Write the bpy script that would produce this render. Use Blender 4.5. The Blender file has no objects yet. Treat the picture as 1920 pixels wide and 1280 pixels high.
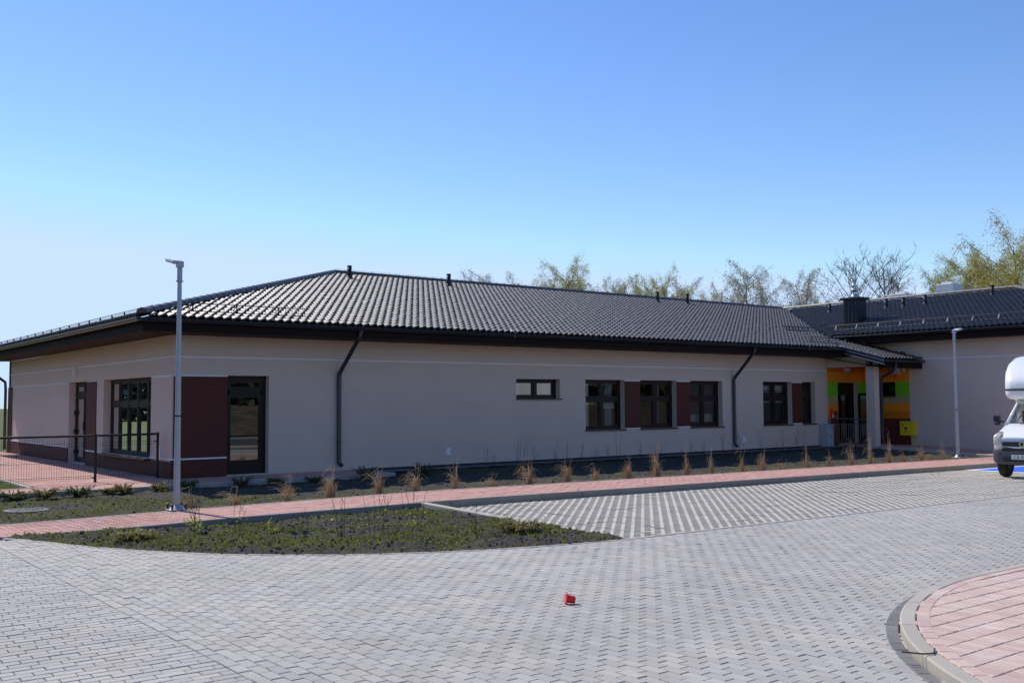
import bpy, math, random
import numpy as np
from mathutils import Matrix, Vector
random.seed(7); RNG = np.random.default_rng(11)
S = bpy.context.scene
COL = S.collection
# ------------------------------------------------------------------ camera
CAM = np.array([-7.9744, -23.1763, 1.7]); YAW, PITCH, ROLL = map(math.radians, (37.5759, 3.4314, -0.3717))
FW = np.array([math.sin(YAW)*math.cos(PITCH), math.cos(YAW)*math.cos(PITCH), math.sin(PITCH)])
R0 = np.array([math.cos(YAW), -math.sin(YAW), 0.0]); U0 = np.cross(R0, FW)
RT = R0*math.cos(ROLL) + U0*math.sin(ROLL); UP = -R0*math.sin(ROLL) + U0*math.cos(ROLL)
cd = bpy.data.cameras.new('camera'); cam = bpy.data.objects.new('camera', cd); COL.objects.link(cam)
cam.matrix_world = Matrix([[RT[i], UP[i], -FW[i], CAM[i]] for i in range(3)] + [[0, 0, 0, 1]])
cd.sensor_width = 36; cd.lens = 1894.9/1920*36; cd.clip_start = 0.1; cd.clip_end = 3000
S.camera = cam
# ------------------------------------------------------------------ sky, sun, exposure
SUN_EL, SUN_AZ = math.radians(47.5), math.radians(-7.0)      # azimuth from +Y towards +X
W = bpy.data.worlds.new('World'); S.world = W; W.use_nodes = True
wn = W.node_tree.nodes; wl = W.node_tree.links
sky = wn.new('ShaderNodeTexSky'); sky.sky_type = 'NISHITA'; sky.sun_disc = False
sky.sun_elevation = SUN_EL; sky.sun_rotation = SUN_AZ
sky.air_density = 1.0; sky.dust_density = 0.08; sky.ozone_density = 2.0; sky.altitude = 60
wn['Background'].inputs[1].default_value = 0.163
hs = wn.new('ShaderNodeHueSaturation'); hs.inputs['Saturation'].default_value = 1.22; hs.inputs['Hue'].default_value = .512
lim = wn.new('ShaderNodeVectorMath'); lim.operation = 'MINIMUM'; lim.inputs[1].default_value = (3.75, 4.85, 6.6)      # pale, even glow towards the sun
wl.new(sky.outputs[0], hs.inputs['Color']); wl.new(hs.outputs[0], lim.inputs[0]); wl.new(lim.outputs[0], wn['Background'].inputs[0])
sd = bpy.data.lights.new('sun', 'SUN'); sd.energy = 4.6; sd.angle = math.radians(0.53); sd.color = (1.0, 0.95, 0.87)
sun = bpy.data.objects.new('sun', sd); COL.objects.link(sun)
sv = Vector((math.cos(SUN_EL)*math.sin(SUN_AZ), math.cos(SUN_EL)*math.cos(SUN_AZ), math.sin(SUN_EL)))
sun.rotation_euler = (-sv).to_track_quat('-Z', 'Y').to_euler(); sun.location = (0, 0, 60)
S.view_settings.view_transform = 'Standard'; S.view_settings.look = 'None'
S.view_settings.exposure = 0.0; S.view_settings.gamma = 1.0; S.view_settings.use_curve_mapping = False
S.cycles.max_bounces = 8; S.cycles.transparent_max_bounces = 12; S.cycles.sample_clamp_indirect = 4

# ------------------------------------------------------------------ materials
def mat(name, col, rough=0.7, var=0.12, scale=8.0, fine=0.0, fscale=180.0, bump=0.0, bscale=250.0, metal=0.0, spec=0.5,
        island=0.0, hue=0.0, stain=None, stain_amt=0.0, stain_scale=1.5, trans=0.0, coat=0.0):
    m = bpy.data.materials.new(name); m.use_nodes = True
    n, l = m.node_tree.nodes, m.node_tree.links
    p = n['Principled BSDF']; p.inputs['Roughness'].default_value = rough; p.inputs['Metallic'].default_value = metal
    p.inputs['Specular IOR Level'].default_value = spec; p.inputs['Coat Weight'].default_value = coat
    g = n.new('ShaderNodeNewGeometry'); pos = g.outputs['Position']
    def noise(sc, det=3.0, rgh=0.55):
        t = n.new('ShaderNodeTexNoise'); t.inputs['Scale'].default_value = sc; t.inputs['Detail'].default_value = det
        t.inputs['Roughness'].default_value = rgh; l.new(pos, t.inputs['Vector']); return t.outputs['Fac']
    def math_(op, a, b, c=None):
        t = n.new('ShaderNodeMath'); t.operation = op
        for i, v in enumerate((a, b, c)):
            if v is None: continue
            if isinstance(v, (int, float)): t.inputs[i].default_value = v
            else: l.new(v, t.inputs[i])
        return t.outputs[0]
    val = math_('MULTIPLY_ADD', noise(scale), 2*var, 1-var)
    if fine: val = math_('MULTIPLY', val, math_('MULTIPLY_ADD', noise(fscale, 2.0, .7), 2*fine, 1-fine))
    if island:
        oi = n.new('ShaderNodeObjectInfo')
        r = math_('FRACT', math_('ADD', g.outputs['Random Per Island'], oi.outputs['Random']), 0.0)
        val = math_('MULTIPLY', val, math_('MULTIPLY_ADD', r, 2*island, 1-island))
    rgb = n.new('ShaderNodeRGB'); rgb.outputs[0].default_value = (*col, 1); c = rgb.outputs[0]
    if hue and island:
        h = n.new('ShaderNodeHueSaturation'); l.new(c, h.inputs['Color'])
        l.new(math_('MULTIPLY_ADD', r, hue, 0.5-hue/2), h.inputs['Hue']); c = h.outputs[0]
    if stain:
        mx = n.new('ShaderNodeMix'); mx.data_type = 'RGBA'
        rp = n.new('ShaderNodeMapRange'); l.new(noise(stain_scale, 6.0, .65), rp.inputs[0])
        rp.inputs[1].default_value = 0.5; rp.inputs[2].default_value = 0.75; rp.inputs[4].default_value = stain_amt
        l.new(rp.outputs[0], mx.inputs[0]); l.new(c, mx.inputs[6]); mx.inputs[7].default_value = (*stain, 1); c = mx.outputs[2]
    vm = n.new('ShaderNodeVectorMath'); vm.operation = 'SCALE'; l.new(c, vm.inputs[0]); l.new(val, vm.inputs['Scale'])
    l.new(vm.outputs[0], p.inputs['Base Color'])
    if bump:
        b = n.new('ShaderNodeBump'); b.inputs['Strength'].default_value = bump; b.inputs['Distance'].default_value = 0.01
        l.new(noise(bscale, 3.0, .6), b.inputs['Height']); l.new(b.outputs[0], p.inputs['Normal'])
    if trans:
        tr = n.new('ShaderNodeBsdfTranslucent'); l.new(vm.outputs[0], tr.inputs['Color'])
        ms = n.new('ShaderNodeMixShader'); ms.inputs[0].default_value = trans
        l.new(p.outputs[0], ms.inputs[1]); l.new(tr.outputs[0], ms.inputs[2]); l.new(ms.outputs[0], n['Material Output'].inputs[0])
    return m

def glass_mat(name, tint=0.85, refl=1.0, rough=0.0):
    m = bpy.data.materials.new(name); m.use_nodes = True
    n, l = m.node_tree.nodes, m.node_tree.links
    n.remove(n['Principled BSDF'])
    t = n.new('ShaderNodeBsdfTransparent'); t.inputs[0].default_value = (tint*.93, tint, tint*.97, 1)
    gl = n.new('ShaderNodeBsdfGlossy'); gl.inputs['Roughness'].default_value = rough; gl.inputs[0].default_value = (.95, .98, 1, 1)
    lw = n.new('ShaderNodeLayerWeight'); lw.inputs[0].default_value = 0.5
    fr = n.new('ShaderNodeFresnel'); fr.inputs[0].default_value = 1.7
    mu = n.new('ShaderNodeMath'); mu.operation = 'MULTIPLY'; mu.use_clamp = True; mu.inputs[1].default_value = refl; l.new(fr.outputs[0], mu.inputs[0])
    ms = n.new('ShaderNodeMixShader'); l.new(mu.outputs[0], ms.inputs[0]); l.new(t.outputs[0], ms.inputs[1]); l.new(gl.outputs[0], ms.inputs[2])
    l.new(ms.outputs[0], n['Material Output'].inputs[0]); return m

M = {}
M['paver'] = mat('grey paver concrete', (.380, .355, .320), .82, .17, .45, .16, 90, .3, 300, island=.09, hue=.01, stain=(.52, .44, .34), stain_amt=.40, stain_scale=1.3)
M['kerbdark'] = mat('shade-darkened grey kerb concrete', (.25, .225, .19), .88, .14, 2, .12, 120, .3, 260, island=.08, stain=(.32, .28, .22), stain_amt=.5, stain_scale=3)  # path kerb colour darkened overall to deepen the shade on its faces
M['sett'] = mat('dark sett concrete', (.165, .160, .155), .8, .12, 3, .12, 150, .3, 300, island=.15)
M['redpaver'] = mat('red paver concrete', (.50, .262, .210), .85, .12, 1.2, .10, 140, .2, 300, island=.10, hue=.014, stain=(.50, .38, .34), stain_amt=.7, stain_scale=2.2)
M['palepaver'] = mat('pale pink paver concrete', (.54, .385, .325), .85, .10, 1.6, .12, 120, .2, 300, island=.10, hue=.02, stain=(.60, .54, .48), stain_amt=.7, stain_scale=4)
M['joint'] = mat('joint sand', (.085, .075, .064), .95, .3, 6, .3, 120)
M['kerb'] = mat('kerb concrete', (.40, .36, .30), .85, .12, 2, .10, 120, .3, 260, island=.08, stain=(.42, .36, .27), stain_amt=.5, stain_scale=3)
M['grid'] = mat('grid slab concrete', (.50, .46, .39), .88, .12, 1.2, .12, 110, .3, 200, island=.05, stain=(.40, .34, .27), stain_amt=.4, stain_scale=.9)
M['gridfill'] = mat('gravel fill', (.47, .43, .35), .95, .35, 9, .45, 70, .8, 90)
M['plaster'] = mat('cream grey render', (.63, .50, .41), .9, .05, .9, .07, 120, .5, 160, stain=(.50, .41, .35), stain_amt=.35, stain_scale=.8)
M['trim'] = mat('white trim', (.78, .76, .78), .6, .03)
M['maroon'] = mat('maroon panel', (.084, .015, .006), .75, .06, 2, .06, 150, .25, 240)
M['brown'] = mat('brown fascia', (.014, .008, .007), .7, .10, 3, spec=.12)
M['soffit'] = mat('brown soffit board', (.042, .026, .021), .7, .12, 3, spec=.15)
M['frame'] = mat('dark brown frame', (.020, .011, .009), .45, .06, 3, spec=.22)
M['sill'] = mat('dark sill', (.035, .020, .018), .4, .06, 3)
M['tile'] = mat('glazed anthracite tile', (.066, .057, .048), .49, .10, 1.2, .06, 60, 0, spec=.85, island=.14)
M['tile'].node_tree.nodes['Principled BSDF'].inputs['IOR'].default_value = 1.5
M['tile'].node_tree.nodes['Principled BSDF'].inputs['Coat Roughness'].default_value = .34
M['metal_dark'] = mat('anthracite steel', (.018, .020, .025), .5, .06, 3, spec=.25)
M['gutter'] = mat('dark gutter steel', (.022, .026, .036), .30, .06, 3, spec=.6)
M['valley'] = mat('grey valley metal', (.22, .23, .25), .45, .1, 4, spec=.5)
M['galv'] = mat('galvanised steel', (.37, .39, .42), .48, .14, 14, .12, 60, .1, 120, metal=.55)
M['steel'] = mat('stainless steel', (.30, .30, .31), .38, .05, 8, metal=.95)
M['black'] = mat('black plastic', (.012, .012, .013), .45, .1, 6)
M['soil'] = None
M['orange'] = mat('orange render', (.86, .27, .005), .85, .03, 2, .05, 160, .25, 220)
M['deeporange'] = mat('deep orange render', (.68, .17, .006), .85, .03, 2, .05, 160, .25, 220)
M['green'] = mat('green render', (.17, .52, .012), .85, .03, 2, .05, 160, .25, 220)
M['beige'] = mat('beige render', (.42, .34, .16), .85, .03, 2, .05, 160, .25, 220)
M['rust'] = mat('rust red render', (.26, .045, .012), .85, .03, 2, .05, 160, .25, 220)
M['umber'] = mat('dark red render', (.13, .028, .018), .85, .03, 2, .05, 160, .25, 220)
M['glass'] = glass_mat('window glass', .66, 1.0)
M['doorglass'] = glass_mat('door glass', .45, 2.2)
M['darkroom'] = mat('dim room', (.075, .070, .066), .9, .1, 2)
M['blind'] = mat('white blind', (.75, .75, .73), .8, .04, 3)
M['curtain'] = mat('pale curtain', (.55, .60, .62), .85, .08, 6)
M['white'] = mat('white paint', (.82, .82, .82), .25, .02, 3, spec=.5, coat=.4)
M['offwhite'] = mat('off white plastic', (.68, .68, .66), .45, .05, 4)
M['bumper'] = mat('grey bumper plastic', (.060, .066, .075), .55, .06, 6)
M['tyre'] = mat('tyre rubber', (.016, .016, .016), .85, .15, 12)
M['lens'] = mat('aged headlight lens', (.55, .53, .44), .12, .08, 8, spec=.6, coat=.5)
M['chrome'] = mat('bright metal', (.72, .72, .74), .16, .03, 5, metal=1)
M['vanglass'] = glass_mat('van windscreen glass', .50, .8)
M['blue'] = mat('blue line paint', (.030, .13, .62), .75, .10, 4, .08, 90, island=.04)
M['linewhite'] = mat('white line paint', (.74, .74, .72), .75, .08, 4)
M['plateblue'] = mat('plate blue', (.02, .06, .45), .5, .02)
M['gasyellow'] = mat('yellow gas box paint', (.80, .60, .012), .5, .05, 4)
M['cabinet'] = mat('light grey cabinet', (.40, .42, .46), .6, .05, 4)
M['red'] = mat('red plastic', (.80, .022, .018), .35, .04, 6, spec=.5)
M['stickergreen'] = mat('green sticker', (.05, .16, .05), .6, .05)
M['straw'] = mat('dry straw', (.52, .37, .23), .85, .25, 9, island=.35, hue=.05, trans=.25)
M['strawdark'] = mat('rusty straw', (.42, .24, .125), .85, .25, 9, island=.35, hue=.04, trans=.25)
M['twig'] = mat('shrub twig', (.13, .095, .06), .85, .25, 20, island=.3)
M['twigdark'] = mat('dark shrub twig', (.05, .045, .045), .85, .25, 20, island=.3)
M['leafyellow'] = mat('young yellow leaf', (.42, .40, .05), .6, .2, 9, island=.3, hue=.05, trans=.4)
M['moss'] = mat('moss and weed blades', (.225, .225, .035), .75, .3, 3, island=.45, hue=.09, trans=.35)
M['juniper'] = mat('juniper sprays', (.105, .130, .045), .75, .3, 6, island=.45, hue=.08, trans=.25)
M['juniperdry'] = mat('olive juniper sprays', (.24, .20, .06), .75, .3, 6, island=.45, hue=.08, trans=.25)
M['bark'] = mat('grey bark', (.20, .175, .15), .9, .3, 3)
M['barkdark'] = mat('dark bark', (.085, .072, .060), .9, .3, 3)
M['birchbark'] = mat('birch bark', (.34, .31, .27), .85, .35, 5)
M['clod'] = mat('soil clod', (.048, .043, .038), .95, .3, 10, .3, 80, island=.4)
M['leafbirch'] = mat('birch spring leaf', (.40, .37, .10), .65, .2, .5, island=.35, hue=.06, trans=.45)
M['leafwillow'] = mat('yellow green catkins', (.44, .37, .075), .65, .2, .5, island=.35, hue=.05, trans=.45)
M['leafgreen'] = mat('fresh green leaf', (.30, .36, .08), .65, .2, .5, island=.35, hue=.06, trans=.45)
M['leafgrey'] = mat('grey brown catkins', (.40, .36, .25), .75, .2, .5, island=.3, hue=.03, trans=.35)
M['woods'] = mat('distant foliage', (.075, .085, .050), .9, .3, .3, island=.4, hue=.05)
M['asphalt'] = mat('asphalt', (.22, .215, .21), .9, .15, 2, .2, 80)
M['cast'] = mat('cast concrete lid', (.20, .19, .185), .85, .15, 8, .15, 90, .4, 120)

def soil_mat(name, dark, pale, moss, moss_amt, sc=16):
    m = bpy.data.materials.new(name); m.use_nodes = True
    n, l = m.node_tree.nodes, m.node_tree.links; p = n['Principled BSDF']; p.inputs['Roughness'].default_value = .95
    p.inputs['Specular IOR Level'].default_value = .2
    g = n.new('ShaderNodeNewGeometry')
    def noise(sc, det, r=.6):
        t = n.new('ShaderNodeTexNoise'); t.inputs['Scale'].default_value = sc; t.inputs['Detail'].default_value = det; t.inputs['Roughness'].default_value = r
        l.new(g.outputs['Position'], t.inputs['Vector']); return t.outputs['Fac']
    def ramp(f, a, b):
        r = n.new('ShaderNodeMapRange'); l.new(f, r.inputs[0]); r.inputs[1].default_value = a; r.inputs[2].default_value = b; return r.outputs[0]
    def mix(f, a, b):
        x = n.new('ShaderNodeMix'); x.data_type = 'RGBA'; l.new(f, x.inputs[0])
        for i, v in ((6, a), (7, b)):
            if isinstance(v, tuple): x.inputs[i].default_value = (*v, 1)
            else: l.new(v, x.inputs[i])
        return x.outputs[2]
    base = mix(ramp(noise(sc, 6, .7), .38, .68), dark, pale)
    base = mix(ramp(noise(70, 3, .7), .62, .75), base, tuple(min(1, v*1.9) for v in pale))
    mk = n.new('ShaderNodeMath'); mk.operation = 'MULTIPLY'; l.new(ramp(noise(1.3, 3), .46, .58), mk.inputs[0]); l.new(ramp(noise(24, 4, .7), .44, .6), mk.inputs[1])
    m2 = n.new('ShaderNodeMath'); m2.operation = 'MULTIPLY'; l.new(mk.outputs[0], m2.inputs[0]); m2.inputs[1].default_value = moss_amt
    base = mix(m2.outputs[0], base, moss)
    l.new(base, p.inputs['Base Color'])
    b = n.new('ShaderNodeBump'); b.inputs['Strength'].default_value = .9; b.inputs['Distance'].default_value = .02
    l.new(noise(60, 6, .75), b.inputs['Height']); l.new(b.outputs[0], p.inputs['Normal'])
    return m
M['soil'] = soil_mat('garden soil', (.032, .029, .026), (.085, .076, .066), (.110, .112, .022), .85)
M['lawn'] = soil_mat('rough lawn', (.060, .075, .022), (.10, .115, .035), (.08, .13, .025), .9)
M['earth'] = soil_mat('bare earth bank', (.06, .045, .03), (.19, .145, .10), (.10, .10, .04), .8, .9)
M['gravel'] = mat('grey gravel', (.15, .145, .145), .95, .35, 40, .4, 90, 1.0, 70)

# ------------------------------------------------------------------ geometry helpers
class MB:
    """collects simple solids and links them as ONE mesh object"""
    def __init__(s): s.v, s.f = [], []
    def add(s, vs, fs):
        b = len(s.v); s.v += [tuple(map(float, p)) for p in vs]; s.f += [tuple(b+i for i in f) for f in fs]; return s
    def box(s, x0, x1, y0, y1, z0, z1, bev=0.0):
        if bev <= 0:
            vs = [(x, y, z) for z in (z0, z1) for y in (y0, y1) for x in (x0, x1)]
            return s.add(vs, [(0, 2, 3, 1), (4, 5, 7, 6), (0, 1, 5, 4), (2, 6, 7, 3), (0, 4, 6, 2), (1, 3, 7, 5)])
        b = bev
        vs = []
        for (dz, ins) in ((z0, b), (z0+b, 0), (z1-b, 0), (z1, b)):
            vs += [(x0+ins, y0+ins, dz), (x1-ins, y0+ins, dz), (x1-ins, y1-ins, dz), (x0+ins, y1-ins, dz)]
        fs = [(3, 2, 1, 0), (12, 13, 14, 15)]
        for k in range(3):
            for i in range(4): fs.append((4*k+i, 4*k+(i+1) % 4, 4*k+4+(i+1) % 4, 4*k+4+i))
        return s.add(vs, fs)
    def obox(s, c, ax, ay, az):      # oriented box: centre and three half-axis vectors
        c, ax, ay, az = map(np.array, (c, ax, ay, az))
        vs = [c+i*ax+j*ay+k*az for k in (-1, 1) for j in (-1, 1) for i in (-1, 1)]
        return s.add(vs, [(0, 2, 3, 1), (4, 5, 7, 6), (0, 1, 5, 4), (2, 6, 7, 3), (0, 4, 6, 2), (1, 3, 7, 5)])
    def tube(s, pts, r, n=8, cap=True):
        pts = [np.array(p, float) for p in pts]
        if np.isscalar(r): r = [r]*len(pts)
        b = len(s.v); prev = None
        for i, p in enumerate(pts):
            t = pts[min(i+1, len(pts)-1)] - pts[max(i-1, 0)]; t = t/(np.linalg.norm(t)+1e-12)
            if prev is None:
                a = np.array([0, 0, 1.0]) if abs(t[2]) < .9 else np.array([1.0, 0, 0]); u = np.cross(t, a)
            else: u = prev - t*np.dot(prev, t)
            u = u/(np.linalg.norm(u)+1e-12); prev = u; w = np.cross(t, u)
            for k in range(n):
                an = 2*math.pi*k/n; s.v.append(tuple(p + r[i]*(math.cos(an)*u + math.sin(an)*w)))
        for i in range(len(pts)-1):
            for k in range(n): s.f.append((b+i*n+k, b+i*n+(k+1) % n, b+(i+1)*n+(k+1) % n, b+(i+1)*n+k))
        if cap:
            s.f.append(tuple(b+k for k in range(n))[::-1]); s.f.append(tuple(b+(len(pts)-1)*n+k for k in range(n)))
        return s
    def lathe(s, prof, axis_o, axis_d, n=20):   # prof: (radius, distance along axis)
        o, d = np.array(axis_o, float), np.array(axis_d, float); d = d/np.linalg.norm(d)
        a = np.array([0, 0, 1.0]) if abs(d[2]) < .9 else np.array([1.0, 0, 0]); u = np.cross(d, a); u /= np.linalg.norm(u); w = np.cross(d, u)
        b = len(s.v)
        for (r, h) in prof:
            for k in range(n):
                an = 2*math.pi*k/n; s.v.append(tuple(o + d*h + r*(math.cos(an)*u+math.sin(an)*w)))
        for i in range(len(prof)-1):
            for k in range(n): s.f.append((b+i*n+k, b+i*n+(k+1) % n, b+(i+1)*n+(k+1) % n, b+(i+1)*n+k))
        return s
    def prism(s, poly, z0, z1):      # poly: xy list
        n = len(poly); vs = [(x, y, z0) for x, y in poly] + [(x, y, z1) for x, y in poly]
        fs = [tuple(range(n))[::-1], tuple(range(n, 2*n))] + [(i, (i+1) % n, n+(i+1) % n, n+i) for i in range(n)]
        return s.add(vs, fs)
    def sweep(s, prof, pts, closed=False):       # prof: list of (offset vector) added at each point
        b = len(s.v); m = len(prof)
        for p in pts:
            for q in prof: s.v.append((p[0]+q[0], p[1]+q[1], p[2]+q[2]))
        for i in range(len(pts)-1):
            for k in range(m if closed else m-1):
                s.f.append((b+i*m+k, b+i*m+(k+1) % m, b+(i+1)*m+(k+1) % m, b+(i+1)*m+k))
        return s
    def mesh(s, name, m, smooth=False):
        me = bpy.data.meshes.new(name); me.from_pydata(s.v, [], s.f); me.materials.append(M[m] if isinstance(m, str) else m)
        if smooth: me.shade_smooth()
        me.update(); return me
    def build(s, name, m, parent=None, smooth=False, **tags):
        return link(name, s.mesh(name, m, smooth), parent, **tags)

def link(name, data, parent=None, loc=None, **tags):
    o = bpy.data.objects.new(name, data); COL.objects.link(o)
    if parent is not None: o.parent = parent
    if loc is not None: o.location = loc
    for k, v in tags.items():
        if v is not None: o[k] = v
    return o
def thing(name, label, cat, loc=(0, 0, 0), group=None, rz=0.0):
    o = link(name, None, None, loc, label=label, category=cat, group=group); o.rotation_euler.z = rz
    o.empty_display_size = .2; return o
def np_mesh(name, V, Q, m, smooth=False):
    """V (n,3), Q (k,4) quads or (k,3) tris"""
    me = bpy.data.meshes.new(name); V = np.asarray(V, np.float32); Q = np.asarray(Q, np.int32); k = Q.shape[1]
    me.vertices.add(len(V)); me.vertices.foreach_set('co', V.ravel())
    me.loops.add(Q.size); me.loops.foreach_set('vertex_index', Q.ravel())
    me.polygons.add(len(Q)); me.polygons.foreach_set('loop_start', np.arange(0, Q.size, k, dtype=np.int32))
    me.materials.append(M[m] if isinstance(m, str) else m); me.update(calc_edges=True)
    if smooth: me.shade_smooth()
    else: me.shade_flat()
    return me
def copy_tree(o, parent=None):
    c = o.copy(); COL.objects.link(c)
    if parent is not None: c.parent = parent
    for ch in list(o.children): copy_tree(ch, c)
    return c
def vnoise(x, y, seed=0):
    r = np.random.default_rng(seed); T = r.random((256, 256)); xi, yi = np.floor(x).astype(int), np.floor(y).astype(int)
    fx, fy = x-xi, y-yi; fx, fy = fx*fx*(3-2*fx), fy*fy*(3-2*fy); a = lambda i, j: T[(xi+i) % 256, (yi+j) % 256]
    return (a(0, 0)*(1-fx)+a(1, 0)*fx)*(1-fy) + (a(0, 1)*(1-fx)+a(1, 1)*fx)*fy
def fbm(x, y, seed=0, oct=4):
    t, a, n = 0, 1, 0
    for i in range(oct): t = t + a*vnoise(x*2**i, y*2**i, seed+i); n += a; a *= .55
    return t/n - .5
def project(P):
    d = np.asarray(P, float) - CAM; z = d @ FW; f = 1894.9
    return 960+f*(d @ RT)/z, 640-f*(d @ UP)/z, z
def in_view(P, mg=260):
    x, y, z = project(P); return (z > .5) & (x > -mg) & (x < 1920+mg) & (y < 1280+mg)

# ground height: falls gently to the right, level next to the building
def G(x, y):
    t = np.clip((-2.0-np.asarray(y, float))/5, 0, 1); w = t*t*(3-2*t)
    return -.0075*np.clip(np.asarray(x, float)-3, 0, 22)*w
def GP(x, y):      # footpath and bed: dips to road level at its left end
    t = np.clip((-2.0-np.asarray(y, float))/5, 0, 1); w = t*t*(3-2*t); q = np.clip((-1.8-np.asarray(x, float))/3.2, 0, 1)
    return G(x, y)-.105*q*q*(3-2*q)*w
def poly_fn(pts):
    xs, ys = [p[0] for p in pts], [p[1] for p in pts]
    return lambda x: np.interp(x, xs, ys)
PATH_FAR = poly_fn([(-9, -5.3), (-4.73, -6.26), (-4, -6.42), (-3.3, -6.64), (-2.5, -6.82), (-1.67, -6.88), (-.9, -6.82), (2.2, -6.60), (6, -6.68), (40, -6.75)])
PATH_NEAR = poly_fn([(-9, -6.9), (-5.03, -7.83), (-4.4, -7.98), (-3.72, -8.18), (-3.05, -8.41), (-2.3, -8.53), (-1.6, -8.53), (1.5, -8.46), (6.5, -8.53), (40, -8.56)])
PARK_Y = -13.42; BED_X = 1.42
ARC = [(-5.05, -8.72), (-4.8, -8.72), (-4.15, -9.75), (-3.29, -11.13), (-2.32, -12.03), (-1.23, -12.70), (.06, -13.16), (BED_X-.02, PARK_Y+.02)]
def smooth_line(pts, n=8):
    P = [np.array(p, float) for p in pts]; P = [2*P[0]-P[1]] + P + [2*P[-1]-P[-2]]; out = []
    for i in range(1, len(P)-2):
        for t in np.linspace(0, 1, n, endpoint=False):
            a, b, c, d = P[i-1:i+3]
            out.append(.5*((2*b)+(-a+c)*t+(2*a-5*b+4*c-d)*t*t+(-a+3*b-3*c+d)*t**3))
    out.append(P[-2]); return np.array(out)
ARCL = smooth_line([(-4.98, -7.86), (-4.78, -8.25)] + ARC[2:], 8)
arc_y = lambda x: np.interp(x, ARCL[:, 0], ARCL[:, 1])        # lower boundary of the planted bed
ISL_C = np.array([1.97, -22.62])

# ------------------------------------------------------------------ ground sheets
def sheet(name, x0, x1, y0, y1, nx, ny, zf, m, parent=None, **t):
    X, Y = np.meshgrid(np.linspace(x0, x1, nx+1), np.linspace(y0, y1, ny+1)); Z = zf(X, Y) + 0*X
    V = np.stack([X.ravel(), Y.ravel(), Z.ravel()], 1); i = np.arange(nx*ny); r, c = i//nx, i % nx; a = r*(nx+1)+c
    return link(name, np_mesh(name, V, np.stack([a, a+1, a+nx+2, a+nx+1], 1), m), parent, **t)
ground = sheet('ground', -700, 700, -700, 700, 8, 8, lambda x, y: -.55, 'lawn', kind='structure')
lawn = sheet('lawn', -60, -3.06, -.42, 40, 40, 30, lambda x, y: -.05-.35*np.clip((-x-8)/30, 0, 1), 'lawn', kind='structure')
lawn2 = sheet('lawn', -60, -8.9, -26, -.42, 20, 20, lambda x, y: -.16-.30*np.clip((-x-8)/30, 0, 1), 'lawn', kind='structure')
road = sheet('road', -8.6, 62, -26.0, -7.0, 80, 30, lambda x, y: G(x, y)-.145, 'joint', kind='structure')
street = sheet('street', -200, 200, -34.5, -27.5, 20, 2, lambda x, y: -.28, 'asphalt', kind='structure')
def bank_z(x, y): return -.5 + (1.9+1.2*fbm(x*.12, y*.12, 5))*np.clip((-44-y)/9, 0, 1) + .5*fbm(x*.5, y*.5, 9)
sheet('earth_bank', -120, 130, -85, -43.5, 120, 24, bank_z, 'earth', kind='structure')

# ------------------------------------------------------------------ pavers
def pavers(name, rows, m, parent, nsingle, part='paving_stone', hgt=.05, bev=.005):
    """rows: list of (cx,cy,z,half length,half width,angle). The nearest are parts of their own, the rest one mesh."""
    A = np.array(rows, float); d = np.hypot(A[:, 0]-CAM[0], A[:, 1]-CAM[1])
    px, py, pz = project(A[:, :3]); vis = (px > 5) & (px < 1915) & (py < 1275) & (pz > 0)
    order = np.argsort(np.where(vis, d, d+1e4)); single = order[:nsingle]; rest = order[nsingle:]
    b = bev
    def unit(L, Wd):
        ring = lambda l, w, z: [(-l, -w, z), (l, -w, z), (l, w, z), (-l, w, z)]
        return np.array(ring(L-b, Wd-b, 0) + ring(L, Wd, -b) + ring(L, Wd, -hgt))
    Qd = [(0, 1, 2, 3)] + [(4*k+i+4, 4*k+(i+1) % 4+4, 4*k+(i+1) % 4, 4*k+i) for k in range(2) for i in range(4)]
    cache = {}
    for i in single:
        cx, cy, z, L, Wd, an = A[i]; k = (round(L, 3), round(Wd, 3))
        if k not in cache: cache[k] = np_mesh(part, unit(*k), np.array(Qd), m)
        o = link(part, cache[k], parent, (cx, cy, z)); o.rotation_euler = (RNG.normal(0, .004), RNG.normal(0, .004), an)
    if len(rest):
        Vs = []
        for i in rest:
            cx, cy, z, L, Wd, an = A[i]; u = unit(L, Wd); c, s = math.cos(an), math.sin(an)
            tl = RNG.normal(0, .006, 2)
            Vs.append(np.stack([cx+u[:, 0]*c-u[:, 1]*s, cy+u[:, 0]*s+u[:, 1]*c, z+u[:, 2]+u[:, 0]*tl[0]+u[:, 1]*tl[1]], 1))
        n = len(rest); Q = (np.array(Qd)[None]+12*np.arange(n)[:, None, None]).reshape(-1, 4)
        link(name, np_mesh(name, np.concatenate(Vs), Q, m), parent, kind='stuff')

def in_road(x, y, mg=.09):
    if y > PATH_NEAR(x)-.04: return False
    if -4.98 < x < BED_X+.06 and y > arc_y(x)+mg: return False
    if x >= BED_X+.06 and y > PARK_Y+mg: return False
    if x >= ISL_C[0] and y < -17.74-mg: return False
    if x < ISL_C[0] and math.hypot(x-ISL_C[0], y-ISL_C[1]) < 4.88-mg: return False
    return True
rows = []; g_ = .0065
def cand(xs, ys, z, mg):
    """keep the candidates that the camera's surroundings could see and that lie on the roadway"""
    xs, ys = np.asarray(xs), np.asarray(ys); v = in_view(np.stack([xs, ys, np.full(xs.shape, z)], -1), mg); return v
P_ = []
for j in range(-260, -80):                                   # left field: long side along X
    k = -8.6+(j % 2)*.1+(.03 if j % 4 == 1 else 0)
    while k < -5.2:
        x1 = min(k+.2, -5.2035)
        if x1-k > .04 and j > -259: P_.append(((k+x1)/2, j*.1+.05, (x1-k)/2-g_/2))
        k += .2
P_ = np.array(P_); ok = cand(P_[:, 0], P_[:, 1], -.12, 120)
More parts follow.
